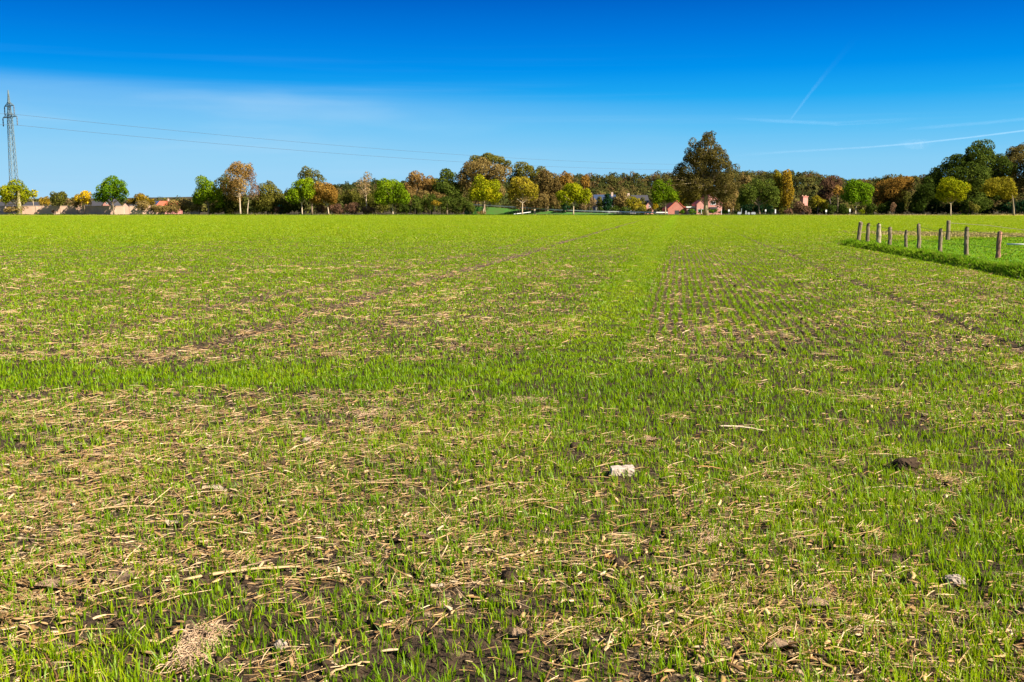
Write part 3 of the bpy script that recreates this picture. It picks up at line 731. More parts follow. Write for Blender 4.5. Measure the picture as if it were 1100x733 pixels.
bush('shrub', 'reddish brown shrub in front of the brick chimney', [(858, 224, 9, 7), (866, 226, 6, 5), (863, 223, 6, 4.5), (848, 227, 6, 4)], E1 + 4, 'purplebrown', seed=49, tint0=.6)
bush('shrub', 'grey-green shrub under the golden poplar', [(841, 227, 6, 5)], E1 + 5, 'olive', seed=50, tint0=.55, nblob=7)
T('dense_tree', 'dark plum-brown tree behind the orange patch', [(893, 200, 12, 11), (886, 209, 9, 9)], 893, E1 + 24, 'purplebrown', seed=51, trunk_r=.3, bark='darkbark', tint0=.25)
T('dense_tree', 'small orange tree left of the round fresh green tree', [(900, 206, 6, 8)], 900, E1 + 12, 'rust', seed=52, trunk_r=.18, bark='bark', tint0=.75, nblob=8)
T('garden_tree', 'low golden-olive tree to the right of the brick chimney', [(877, 217, 7, 7), (884, 220, 6, 6)], 878, E1 + 9, 'goldgreen', seed=53, trunk_r=.15, bark='bark', tint0=.3)
T('field_tree', 'fresh green tightly rounded tree beside the orange-brown wood edge', [(921, 205, 15, 15), (914, 212, 9, 9), (930, 211, 8, 10)], 919, E1 + 1, 'green', seed=54, trunk_r=.2, tint0=.6, group=G_ROW, nblob=17)
T('broad_tree', 'wide orange-brown tree left of the big dark trees', [(955, 201, 16, 13), (972, 198, 12, 9), (944, 210, 10, 12), (962, 212, 13, 10)], 952, E1 + 16, 'rust', seed=55, trunk_r=.35, bark='darkbark', tint0=.2, nblob=13)
T('dense_tree', 'olive tree beneath the wide orange-brown tree', [(968, 214, 11, 11), (950, 219, 9, 8)], 966, E1 + 22, 'olive', seed=56, trunk_r=.25, bark='darkbark', tint0=.3)
# --- the big dark trees at the right end
T('broad_tree', 'dark shaded tree forming the left flank of the big dark trees', [(992, 208, 14, 14), (1001, 196, 12, 13), (985, 217, 11, 11)], 992, E1 + 6, 'darkgreen', seed=57, trunk_r=.4, bark='darkbark', tint0=.15, nblob=12)  # dark leaf tint and bark put the shade behind bigger trees into colour
T('broad_tree', 'highest dark green tree behind the slim yellow-green one', [(1030, 176, 18, 14), (1048, 166, 18, 15), (1018, 186, 16, 13), (1062, 175, 16, 14), (1040, 192, 24, 18), (1012, 202, 16, 16), (1040, 212, 24, 16), (1075, 182, 16, 16), (1005, 190, 10, 10), (1065, 200, 18, 18)],
  1036, E1 + 6, 'darkgreen', seed=58, trunk_r=.6, bark='darkbark', tint0=.55, nblob=14, blobr=.34, size=.42, grow=1.16)
T('broad_tree', 'brownish olive tree rising beside the highest dark green one', [(1082, 178, 15, 15), (1098, 166, 12, 14), (1072, 192, 12, 13), (1098, 188, 15, 18), (1085, 205, 16, 15), (1090, 172, 14, 14)], 1089, E1 + 8, 'oak', seed=59, trunk_r=.5, bark='palebark', tint0=.75, nblob=12, blobr=.34, dens=.85)
T('broad_tree', 'dark tree cut off by the picture edge', [(1118, 178, 16, 20), (1116, 200, 16, 18), (1130, 170, 14, 14)], 1120, E1 + 2, 'oak', seed=60, trunk_r=.5, bark='darkbark', tint0=.5)
T('field_tree', 'slim yellow-green tree before the highest dark trees', [(1021, 203, 16, 12), (1013, 209, 9, 8), (1031, 208, 9, 9)], 1021.5, 262, 'yellowgreen', seed=61, trunk_r=.17, tint0=.42, group=G_ROW, nblob=17)
T('field_tree', 'brown-gold tree before the dark trees near the picture edge', [(1074, 200, 17, 10), (1062, 204, 9, 8), (1086, 206, 10, 10)], 1089.5, 268, 'goldgreen', seed=62, trunk_r=.24, tint0=.35, group=G_ROW, dens=.85, trunk_top=(1087, 208), bark='oakbark', limbs=False)
# --- hedges and low growth
HB = dict(size=.34)
bush('hedge', 'brown clipped hedge under the orange-brown tree', [(345, 225, 10, 6), (362, 224, 10, 7), (378, 224, 11, 7), (395, 226, 11, 5)], E1 + 4, 'purplebrown', 'hedge', seed=70, tint0=.55, **HB)
bush('hedge', 'long dark mixed hedge beside the bright green round tree', [(436, 222, 9, 9), (449, 219, 10, 12), (464, 218, 11, 13), (479, 219, 11, 12), (493, 220, 10, 11), (504, 223, 8, 8)], E1 + 10, 'darkgreen', 'hedge', seed=71, tint0=.7, **HB)
bush('shrub', 'orange-tinged shrub in the long dark hedge', [(469, 219, 7, 5)], E1 + 4, 'gold', seed=72, tint0=.3, nblob=7)
bush('shrub', 'olive shrub filling the gap left of the long hedge', [(384, 214, 12, 10), (374, 210, 9, 9), (400, 214, 10, 9)], E1 + 20, 'olive', seed=73, tint0=.45)
bush('hedge', 'brown beech hedge behind the forked white trunk', [(556, 218, 10, 9), (570, 217, 10, 9), (584, 217, 9, 9), (596, 217, 8, 9)], E1 + 18, 'brown', 'hedge', seed=74, tint0=.7, **HB)
bush('hedge', 'tan beech hedge right of the green-yellow tree', [(626, 219, 6, 9), (634, 217, 6, 11)], E1 + 16, 'tan', 'hedge', seed=75, tint0=.3, **HB)
bush('shrub', 'nearly black shrub under the green-yellow tree', [(607, 222, 6, 7)], E1 + 14, 'conifer', seed=76, tint0=.2, nblob=7)
bush('hedge', 'clipped green garden hedge in front of the red brick house', [(733, 228, 5, 3), (743, 227.5, 6, 3), (754, 228, 6, 3), (767, 227.5, 6, 3.2), (779, 228, 7, 3), (790, 228.5, 6, 2.6)], E1 + 6, 'green', 'hedge', seed=77, tint0=.25, nblob=6, size=.3)
bush('shrub', 'brown bramble thicket left of the green-topped tree', [(152, 222, 10, 7), (168, 224, 9, 6), (183, 221, 11, 8), (197, 220, 10, 9), (208, 222, 9, 8)], E1 + 6, 'brown', 'thicket', seed=78, tint0=.7)
bush('shrub', 'dull gold thicket behind the end of the sand coloured wall', [(150, 215, 9, 7), (141, 217, 6, 5), (162, 218, 6, 5)], E1 + 26, 'gold', 'thicket', seed=79, tint0=.1)
bush('shrub', 'dark undergrowth around the birch trunks', [(230, 224, 10, 7), (246, 225, 9, 6), (262, 225, 9, 6), (278, 223, 10, 8), (292, 225, 10, 6), (308, 224, 10, 7), (322, 223, 9, 7), (252, 219, 12, 9), (303, 219, 9, 8), (312, 221, 10, 8)], E1 + 5, 'olive', 'undergrowth', seed=80, tint0=.3)
bush('shrub', 'plum coloured shrub under the olive green tree', [(297, 225, 5, 5)], E1 + 2, 'purplebrown', seed=81, tint0=.3, nblob=6)
bush('shrub', 'tangle of brown twigs at the foot of the pylon tree', [(20, 225, 10, 5), (8, 226, 6, 4)], E1 - 1, 'brown', 'undergrowth', seed=82, tint0=.7, nblob=8)
bush('shrub', 'rounded tan bush behind the wall beside the dark olive tree', [(48, 216, 6.5, 7)], E1 + 14, 'gold', seed=83, tint0=.45)
bush('shrub', 'tan bush behind the wall between dark olive and golden trees', [(73, 216, 5, 5)], E1 + 14, 'tan', seed=84, tint0=.1, nblob=7)
bush('shrub', 'small round dark bush at the foot of the wall', [(57, 227, 2.4, 2.2)], E1 + 3, 'purplebrown', seed=85, tint0=.1, nblob=5, size=.25)
bush('undergrowth', 'undergrowth coloured black for the shade below the big dark trees', [(985, 224, 12, 8), (1003, 223, 12, 9), (1022, 224, 12, 8), (1041, 223, 12, 9), (1060, 223, 12, 9), (1079, 224, 12, 8), (1098, 223, 12, 9), (1116, 223, 12, 9)], E1 + 12, 'conifer', 'undergrowth', seed=86, tint0=.1, size=.4)  # near-black leaves paint in the deep shade under the trees
bush('undergrowth', 'undergrowth coloured dark for the shade beneath the orange trees and white markers', [(876, 226, 9, 6), (890, 225, 10, 7), (906, 226, 9, 6), (935, 225, 9, 7), (950, 224, 10, 8), (966, 224, 10, 8)], E1 + 12, 'darkgreen', 'undergrowth', seed=87, tint0=.15, size=.38)  # leaf tone darkened to stand for the shade under these trees
bush('shrub', 'undergrowth coloured black-green for the shade below the broad dark green tree', [(802, 224, 9, 8), (815, 224, 8, 8), (827, 225, 7, 7)], E1 + 12, 'conifer', 'undergrowth', seed=88, tint0=.1, size=.36)  # black leaf colour stands in for the shade at the tree's left
bush('shrub', 'bright olive bush beside the fresh green tree\'s trunk', [(925, 228, 4.5, 4)], E1 + 1, 'yellowgreen', seed=89, tint0=.1, nblob=6, size=.28)
bush('shrub', 'light green bush to the right of the slim yellow-green tree', [(1047, 223, 6, 6), (1043, 219, 4, 4)], E1 - 4, 'olive', seed=90, tint0=.75, nblob=7)
bush('shrub', 'pinkish brown bush below the olive tree', [(959, 223, 5, 6)], E1 + 2, 'purplebrown', seed=91, tint0=.8, nblob=7)
bush('shrub', 'dead grass and bramble tuft at the glowing tree\'s foot', [(518, 228.5, 6, 3)], E1 - 1, 'brown', seed=92, tint0=.7, nblob=6, size=.25)
bush('shrub', 'dark garden shrubs between the conifer and the old gold tree', [(660, 226, 7, 5), (672, 226, 7, 5), (645, 227, 5, 5)], E1 + 16, 'darkgreen', 'undergrowth', seed=101, tint0=.35)
bush('shrub', 'olive garden shrubs to the left of the orange-yellow bush', [(688, 226, 6, 5), (697, 227, 5, 4)], E1 + 15, 'olive', 'undergrowth', seed=102, tint0=.4)
bush('shrub', 'brown bushes hiding the foot of the orange-red roofed house', [(166, 224, 7, 4), (178, 224.5, 7, 4), (189, 224, 6, 5), (172, 225, 7, 4), (184, 225, 6, 4)], E1 + 3, 'brown', 'thicket', seed=103, tint0=.6)
bush('hedge', 'tall mixed olive hedge behind the orange-brown and bright green trees', [(340, 215, 11, 11), (358, 215, 11, 11), (376, 218, 12, 11), (396, 219, 12, 11), (412, 217, 11, 11), (430, 214, 12, 13)], E1 + 14, 'olive', 'hedge', seed=104, tint0=.35)
bush('hedge', 'rust tinted hedge below the russet trees', [(440, 212, 10, 10), (455, 213, 10, 10), (470, 214, 9, 9)], E1 + 18, 'brown', 'hedge', seed=105, tint0=.6)
bush('shrub', 'mixed garden trees behind the barn and red house', [(715, 213, 10, 11), (729, 212, 9, 10), (790, 214, 10, 12), (775, 212, 9, 9), (745, 214, 9, 9)], E1 + 36, 'olive', 'thicket', seed=106, tint0=.3)
bush('shrub', 'tall olive and brown garden growth before the slate and dark roofs', [(644, 218, 5, 8), (660, 217, 6, 8), (673, 219, 7, 8), (690, 218, 5, 7)], E1 + 26, 'olive', 'thicket', seed=107, tint0=.4)
# trees that only shade the right end stand further right, outside the frame
for i, (px_, py_, Yd_) in enumerate(((1180, 185, 285), (1245, 185, 275), (1320, 185, 262))):
    T('broad_tree', 'dark tree further along the wood outside the frame', [(px_, py_, 26, 28), (px_ - 16, py_ + 18, 20, 20), (px_ + 16, py_ + 18, 20, 20)], px_, Yd_, 'darkgreen', seed=95 + i, trunk_r=.5, bark='darkbark', size=.8, group='trees outside the frame')

# ------------------------------------------------------------------ the far wood: one mass on the rising ground
def woods():
    r = np.random.default_rng(5); P_, N_, T_ = [], [], []
    # skyline in pixels: distance, points (px, top y)
    bands = [
     (560, [(-40, 213), (40, 213), (75, 212), (110, 214), (140, 212), (175, 212), (205, 211), (240, 207)], .10, .26),
     (620, [(300, 203), (330, 199), (365, 199), (400, 197), (440, 195), (470, 194), (500, 192), (560, 189), (600, 190)], .35, .4),
     (900, [(330, 199), (380, 194), (400, 193), (430, 195), (460, 193)], .1, .16),
     (560, [(600, 194), (640, 196), (700, 198), (740, 198), (790, 196), (830, 195), (900, 200), (960, 198), (1000, 196), (1110, 195)], .45, .4),
     (760, [(600, 188), (618, 186), (640, 187), (665, 185.5), (690, 186), (715, 184), (740, 184), (780, 182), (800, 182), (830, 184), (860, 183), (885, 187), (900, 191), (930, 190), (950, 188), (1000, 189), (1110, 186)], .4, .34),
     (400, [(-60, 214), (60, 214), (130, 215), (210, 212), (240, 208), (300, 207), (370, 206), (440, 206), (520, 204), (560, 203), (640, 203), (720, 205), (800, 203), (900, 205), (1000, 204), (1110, 203)], .4, .3),
     (430, [(795, 200), (815, 194), (830, 192), (850, 195), (870, 190), (884, 193), (900, 200)], .25, .3),
    ]
    for Yd, pts, t0, tv in bands:
        xs = [p[0] for p in pts]; px2m = Yd / F
        for row, drop in enumerate((0, 3.2, 7.5, 13)):
            px_ = xs[0]
            while px_ < xs[-1]:
                wm = r.uniform(2.6, 5.2); wpx = wm / px2m
                top = np.interp(px_, xs, [p[1] for p in pts]) + r.uniform(-1.8, 1.4) + drop * 420 / Yd
                px_ += wpx * 1.05
                q = at(px_, top, Yd - row * 9 + r.uniform(-6, 6))
                if q.z < 3: continue
                rz_ = min(r.uniform(3.5, 6), q.z / 2)
                p, n_, B = crown([((q.x, q.y, q.z - rz_), wm, wm, rz_)], 1.1, .95, 7, int(r.integers(1e6)), blobr=.5)
                tone = np.clip(r.normal(t0, tv * .75), 0, 1)
                P_.append(p); N_.append(n_); T_.append(np.clip(tone + r.normal(0, .035, len(p)), 0, 1))
    P_ = np.vstack(P_); N_ = np.vstack(N_); T_ = np.concatenate(T_)
    v, f, s, tn = leaves(P_, N_, .85, T_)
    M['woods'] = leaf_mat('woods_leaf', [(.030, .040, .011), (.052, .060, .014), (.085, .080, .018), (.11, .078, .026), (.16, .09, .038)], .25)
    o = link('woods', np_mesh('woods', v, f, s, {'tint': ('FACE', tn)}, [M['woods']]))
    tag(o, 'far mixed autumn wood along the horizon', 'woods', kind='stuff')
woods()

# ------------------------------------------------------------------ wall and houses
def front_box(m, x0, x1, yt, yb, Yd, depth):
    a = at(x0, yt, Yd); b = at(x1, yb, Yd); m.box(a.x, b.x, Yd, Yd + depth, max(0, b.z), a.z)
def wall():
    Yd = E1 + 6
    for (x0, x1, lab) in ((-14, 133, 'long sand coloured garden wall at the field edge beside the pylon'), (139, 176, 'short bush-covered stretch of sand coloured wall'), (204, 214, 'short pale wall stub beside the green tree with yellowing top')):
        a = at(x0, 221.2, Yd); b = at(x1, 221.2, Yd)
        root = empty('garden_wall', ((a.x + b.x) / 2, Yd, 0), lab, 'wall'); h = (b.x - a.x) / 2
        m = MB(); m.box(-h, h, 0, .3, -.1, a.z - .1); m.build('wall_panel', M['render'], root)
        m = MB(); m.box(-h - .05, h + .05, -.06, .36, a.z - .1, a.z); m.build('coping', M['capstone'], root)
        if h > 10:
            k = -h + 3
            while k < h - 1:
                m = MB(); m.box(k - .2, k + .2, -.09, -.003, -.1, a.z - .103); m.build('pier', M['render'], root); k += 5.8
wall()
def gable_house(name, label, x0, x1, y_eave, y_ridge, Yd, depth, wallm, roofm, ridge='y', parts=(), cat='house', peak=None, overhang=.35, base_z=-.1):
    """front face spans px x0..x1; ridge 'y' shows a gable to the viewer, 'x' shows the roof slope"""
    a = at(x0, y_eave, Yd); b = at(x1, y_ridge, Yd); cx = (a.x + b.x) / 2; w2 = (b.x - a.x) / 2
    root = empty(name, (cx, Yd, 0), label, cat); ze, zr = a.z, b.z
    pk = 0 if peak is None else at(peak, y_ridge, Yd).x - cx
    if ridge == 'y':
        m = MB(); m.prism([(-w2, base_z), (w2, base_z), (w2, ze), (pk, zr), (-w2, ze)], 0, depth); m.build('wall', M[wallm], root)
        m = MB(); t = .16
        for sx in (-1, 1):
            ex = sx * (w2 + overhang); ez = ze - (zr - ze) * overhang / w2 * (1 if pk == 0 else .6)
            p0 = Vector((pk, 0, zr + .03)); p1 = Vector((ex, 0, ez + .03)); up_ = Vector((0, 0, t))
            bq = len(m.v)
            for y_ in (-overhang, depth + overhang):
                for p in (p0, p1, p1 + up_, p0 + up_): m.v.append(Vector((p.x, y_, p.z)))
            for q in ((0, 1, 2, 3), (7, 6, 5, 4), (0, 4, 5, 1), (1, 5, 6, 2), (2, 6, 7, 3), (3, 7, 4, 0)): m.f.append([bq + i for i in q])
        roof = m.build('roof', M[roofm], root)
    else:
        m = MB(); m.box(-w2, w2, 0, depth, base_z, ze)
        m.build('wall', M[wallm], root)
        m = MB(); b0 = len(m.v); o_ = overhang
        for x_ in (-w2 - o_, w2 + o_):
            for (y_, z_) in ((-o_, ze + .02), (depth / 2, zr), (depth + o_, ze + .02)): m.v.append(Vector((x_, y_, z_)))
        for q in ((0, 1, 2), (5, 4, 3), (0, 3, 4, 1), (1, 4, 5, 2), (2, 5, 3, 0)): m.f.append([b0 + i for i in q])
        roof = m.build('roof', M[roofm], root)
    for (kind, px0, px1, yt, yb, mat, off) in parts:
        p = at(px0, yt, Yd); q = at(px1, yb, Yd)
        m = MB(); m.box(p.x - cx, q.x - cx, -off, .02 if off < .3 else -.003, q.z, p.z)
        par = roof if kind in ('chimney', 'solar_panel', 'skylight') else root
        o = m.build('frame' if False else kind, M[mat], par)
        if kind in ('chimney',): o.location.y = depth * .4
        if kind == 'window':
            gx = (q.x - p.x) * .16; gz_ = (p.z - q.z) * .16
            g = MB(); g.box(p.x - cx + gx, q.x - cx - gx, -off - .02, -off - .004, q.z + gz_, p.z - gz_); g.build('pane', M['glass'], o)
    return root
gable_house('bungalow', 'dark roofed bungalow behind the wall, right of the pylon tree', 25, 42, 221.5, 217, E1 + 34, 8, 'pinkbrick', 'tile', 'x')
gable_house('bungalow', 'dark roofed bungalow at the picture edge behind the wall', -20, 6, 222, 217, E1 + 36, 8, 'pinkbrick', 'tile', 'x')
gable_house('house', 'long grey roofed house behind the wall by the deep green tree', 92, 113, 221.5, 216, E1 + 34, 8, 'pinkbrick', 'tile', 'x', [('window', 104, 107, 222, 225, 'white', .06)])
gable_house('house', 'small pink gabled house beside the deep green tree', 110.5, 119.5, 220, 214.5, E1 + 30, 7, 'pinkbrick', 'tile', 'y', [('window', 114, 116, 217.5, 219.5, 'white', .06)])
gable_house('house', 'house with orange-red tiled roof among the brown thickets', 168, 186, 222, 216, E1 + 40, 9, 'pinkbrick', 'redtile', 'x', [('chimney', 176, 178, 213.5, 217, 'capstone', 0)])
gable_house('house', 'blue-grey roofed house touching the orange-red roof', 160.5, 167.5, 221.5, 216, E1 + 44, 8, 'pinkbrick', 'bluetile', 'x')
gable_house('house', 'tan gabled house low behind the wall end', 131, 141, 222, 217, E1 + 44, 8, 'render', 'tile', 'y')
gable_house('villa', 'slate blue roofed villa behind the dark conifer', 640, 662, 219, 209, E1 + 40, 11, 'greywall', 'bluetile', 'x',
            [('solar_panel', 652, 657, 211, 215.5, 'panel', .0), ('chimney', 658, 660, 206.5, 212, 'capstone', 0), ('window', 643, 645, 220, 224, 'white', .06), ('window', 658, 660.5, 220, 224, 'white', .06)])
gable_house('villa', 'dark tiled house behind the old gold garden tree', 672, 697, 219, 209.5, E1 + 46, 11, 'greywall', 'tile', 'x', [('chimney', 675.5, 678, 207.5, 212, 'capstone', 0), ('window', 677, 680, 221, 225, 'white', .06)])
gable_house('cottage', 'small pink gable beside the orange-yellow bush', 693, 702, 222.5, 216, E1 + 24, 8, 'pinkbrick', 'tile', 'y', [('window', 697, 699, 220.5, 223, 'white', .06)])
gable_house('barn', 'plain red brick barn gable left of the giant oak', 717.5, 737, 225, 215.8, E1 + 18, 11, 'brick', 'redtile', 'y', [('door', 725, 729.5, 226.2, 230.4, 'dark', .05), ('window', 732, 734, 226.5, 228.5, 'white', .06)], cat='barn', overhang=.15)
gable_house('red_house', 'red brick house with steep gable behind the giant oak\'s trunk', 757.5, 776, 219, 208.6, E1 + 16, 12, 'pinkbrick', 'brick', 'y',
            [('window', 763.5, 768.8, 216.4, 220.2, 'white', .08), ('window', 764, 768.8, 225.2, 227.8, 'white', .06), ('porch_roof', 762, 770, 222.6, 224.6, 'dark', 1.0), ('window', 759.2, 761.2, 225.2, 227.6, 'white', .06)], peak=763, overhang=.15)
gable_house('house_wing', 'low pink gable wing left of the giant oak\'s trunk', 748.5, 757, 220, 215.6, E1 + 14.5, 8, 'pinkbrick', 'brick', 'y', [('window', 753, 756.3, 224.6, 227.4, 'white', .06), ('window', 750, 752, 224.6, 227.4, 'white', .06)], peak=753.2, overhang=.12)
def garage():
    Yd = E1 + 17; a = at(737.8, 222, Yd); b = at(748, 222, Yd); cx = (a.x + b.x) / 2; h = (b.x - a.x) / 2
    r = empty('garage', (cx, Yd, 0), 'low flat-roofed white garage between red barn and house', 'garage')
    m = MB(); m.box(-h, h, 0, 7, -.1, a.z - .35); m.build('wall', M['pinkbrick'], r)
    m = MB(); m.box(-h - .2, h + .2, -.3, 7.2, a.z - .35, a.z); m.build('roof', M['white'], r)
    m = MB(); m.box(-h * .1, h * .75, -.05, .02, 0, a.z - .75); m.build('door', M['white'], r)
    m = MB(); m.box(-h * .8, -h * .3, -.05, .02, 1.0, a.z - .8); o = m.build('window', M['white'], r)
    g = MB(); g.box(-h * .75, -h * .35, -.07, -.053, 1.08, a.z - .9); g.build('pane', M['glass'], o)
garage()
def chimney():
    Yd = E1 + 14; a = at(860, 210, Yd); b = at(867, 219, Yd); cx = (a.x + b.x) / 2; h = (b.x - a.x) / 2
    r = empty('brick_chimney', (cx, Yd, 0), 'square red brick stack rising above the reddish brown shrub', 'chimney', rz=R(20))
    m = MB(); m.box(-h * .82, h * .82, -h * .8, h * .8, -.1, a.z - .5); m.build('shaft', M['pinkbrick'], r)
    m = MB(); m.box(-h * .95, h * .95, -h * .92, h * .92, a.z - .497, a.z - .25); m.build('collar', M['brick'], r)
    for sx in (-.55, .55):
        m = MB(); m.tube([(sx * h, 0, a.z - .25), (sx * h, 0, a.z + .02)], [.22, .20], 10); m.build('pot', M['render'], r)
chimney()
def road():
    # pale side road climbing a grassy bank toward the left, with a white crash barrier
    pts = [(500, 221.2, 326), (525, 222.6, 322), (560, 224.8, 316), (600, 227.6, 309), (650, 229.2, 301.5), (700, 230.2, 297), (760, 230.6, 296.5), (830, 230.8, 296.5), (900, 231, 296.5)]
    ctr = [at(*p) for p in pts]
    for p in ctr: p.z = max(p.z, .04)
    V, Fq = [], []
    for p in ctr:
        for dy, dz in ((-6.5, None), (-2.0, 0), (2.2, 0), (6, None)):
            V.append((p.x, p.y + dy, -.1 if dz is None else p.z - .02))
    for i in range(len(ctr) - 1):
        for k in range(3): Fq.append((i * 4 + k, i * 4 + 4 + k, i * 4 + 5 + k, i * 4 + 1 + k))
    me = D.meshes.new('road_bank'); me.from_pydata(V, [], Fq)
    me.materials.append(solid('bank_grass', (.035, .12, .008), (.05, .095, .012), .6, .95)); tag(link('road_bank', me), kind='structure')
    V, Fq = [], []
    for p in ctr:
        for dy in (-1.7, 1.9): V.append((p.x, p.y + dy, p.z + .01))
    for i in range(len(ctr) - 1): Fq.append((i * 2, i * 2 + 2, i * 2 + 3, i * 2 + 1))
    me = D.meshes.new('road'); me.from_pydata(V, [], Fq); me.materials.append(M['asphalt']); tag(link('road', me), kind='structure')
    # barrier
    def interp(x):
        for a, b in zip(ctr, ctr[1:]):
            if a.x <= x <= b.x: return a.lerp(b, (x - a.x) / (b.x - a.x))
        return ctr[0].copy() if x < ctr[0].x else ctr[-1].copy()
    r = empty('crash_barrier', interp(at(560, 225, 310).x), 'white crash barrier along the side road behind the white tree trunks', 'barrier')
    x0, x1 = at(508, 222, 325).x, at(716, 230, 297).x; n = 34; rail = []
    for i in range(n + 1):
        p = interp(x0 + (x1 - x0) * i / n); rail.append(p + Vector((0, -1.95, .52)) - r.location)
    m = MB()
    for a, b in zip(rail, rail[1:]):
        b0 = len(m.v)
        for q in (a, b):
            for dy, dz in ((-.04, -.16), (-.04, .16), (.04, .16), (.04, -.16)): m.v.append(q + Vector((0, dy, dz)))
        for k in range(4): m.f.append([b0 + k, b0 + (k + 1) % 4, b0 + 4 + (k + 1) % 4, b0 + 4 + k])
    m.build('rail', M['white'], r)
    for q in rail[::2]:
        m = MB(); m.box(q.x - .06, q.x + .06, q.y + .045, q.y + .16, q.z - .62, q.z + .1); m.build('post', M['steel'], r)
    # short white gate rail by the forked trunk
    a = at(552, 230.2, E1 + 1); b = at(570, 228, E1 + 3); c = at(574.5, 224.8, E1 + 3)
    r = empty('field_gate', (b.x, b.y, 0), 'short white sloping rail and post beside the forked white trunk', 'rail')
    o_ = Vector((b.x, b.y, 0))
    m = MB(); m.tube([a - o_, b - o_], .11, 6); m.build('rail', M['white'], r)
    m = MB(); m.box(c.x - b.x - .25, c.x - b.x + .25, -.1, .1, 0, c.z); m.build('post', M['palebark'], r)
road()

# ------------------------------------------------------------------ small roadside signs and markers
def marker(px, yt, label, Yd=E1 + .5, head=1.6, hw=None, mat='white', group='roadside signs and markers', cat='sign'):
    f = at(px, HZ, Yd); top = at(px, yt, Yd).z
    r = empty('road_sign', (f.x, Yd, 0), label, cat, group)
    m = MB(); m.tube([(0, 0, -.1), (0, 0, top)], .05, 8); m.build('pole', M['steel'], r)
    s = (hw or .32) * .68
    m = MB(); m.box(-s, s, -.07, -.052, top - head * Yd / F, top); m.build('panel', M[mat], r)
marker(783, 225.2, 'small white sign on a thin pole right of the brick house', head=2.2, hw=.3)
marker(796.5, 224, 'grey post at the left side of the black shade', head=5, hw=.12, mat='steel', cat='post')
marker(822.5, 225.2, 'white sign right of the broad dark tree\'s trunk', head=2.0, hw=.28)
marker(833, 225.0, 'tall white sign panel below the olive-yellow poplar', head=4.2, hw=.24)
marker(887.5, 225.5, 'white sign before the dark undergrowth, right of the brick stack', head=2.4, hw=.32)
marker(913, 224.4, 'pale green-white sign left of the fresh green tree\'s trunk', head=3.2, hw=.28)
marker(753.5, 225.5, 'thin white post left of the giant oak\'s trunk', head=5, hw=.08, cat='post')
marker(775, 225, 'thin white post at the brick house\'s right corner', head=5.5, hw=.08, cat='post')
for i, (px_, w_, h_, lab) in enumerate(((794.5, .55, .9, 'pale green low box at the edge of the black shade'), (801.5, .2, 1.25, 'upright white stone in the black shade'), (804.5, .35, .8, 'low white stone beside the upright one'), (809.5, .62, .85, 'broad white stone nearest the dark tree\'s trunk'))):
    f = at(px_, HZ, E1 + 2); r = empty('marker_stone', (f.x, f.y, 0), lab, 'stone', 'pale stones in the black shade')
    m = MB(); m.prism([(-w_, 0), (w_, 0), (w_, h_ * .8), (w_ * .6, h_), (-w_ * .6, h_), (-w_, h_ * .8)], 0, .3); m.build('block', M['gravestone'], r)
# old ivy-clad trunk and a leaning frame near the pylon tree
def ivy_trunk():
    f = at(20.5, HZ, E1 - 2); r = empty('dead_tree', (f.x, f.y, 0), 'ivy-clad dead trunk leaning against the pylon tree', 'tree')
    m = MB(); tp = at(21, 205, E1 - 2).z
    m.tube([(0, 0, -.1), (.05, 0, tp * .5), (.2, 0, tp)], [.75, .5, .18], 9); m.tube([(.6, 0, -.1), (.3, 0, tp * .55)], [.25, .12], 6); m.build('trunk', M['palebark'], r, True)
    n = 500; z = rng.uniform(0, tp, n); a = rng.uniform(0, 6.28, n); q = .8 - .5 * z / tp
    p = np.stack([np.cos(a) * q + .15 * z / tp, np.sin(a) * q, z], 1); nr_ = np.stack([np.cos(a), np.sin(a), a * 0 + .2], 1); nr_ /= np.linalg.norm(nr_, axis=1)[:, None]
    v, f_, s, tn = leaves(p, nr_, .34, rng.random(n)); link('ivy', np_mesh('ivy', v, f_, s, {'tint': ('FACE', tn)}, [M['ivy']]), r)
    f = at(6, HZ, E1); r = empty('wooden_frame', (f.x, f.y, 0), 'pale wooden rail frame left of the ivy-clad trunk', 'frame')
    m = MB(); m.box(-.14, .14, -.1, .1, -.1, at(6, 213, E1).z); m.build('post', M['capstone'], r)
    x1 = at(18, 220, E1).x - f.x; z1 = at(6, 219.6, E1).z
    m = MB(); m.box(.15, x1, -.07, .07, z1 - .12, z1 + .12); m.build('rail', M['capstone'], r)
    m = MB(); m.box(x1 - .1, x1 + .12, -.1, .1, -.1, z1 + 1.6); m.build('post', M['capstone'], r)
ivy_trunk()
def shed():
    f = at(302, HZ, E1 + 4.5); r = empty('garden_shed', (f.x, f.y, 0), 'small turquoise hut roof among the shrubs left of the orange-brown tree', 'shed')
    z0 = at(302, 222, E1 + 4.5).z; z1 = at(302, 218.4, E1 + 4.5).z
    m = MB(); m.box(-.9, .9, 0, 2, -.1, z0); m.build('wall', M['dark'], r)
    m = MB(); m.prism([(-1.1, z0 + .01), (1.1, z0 + .01), (.8, z1), (-.2, z1)], -.15, 2.1); m.build('roof', M['greenbox'], r)
shed()

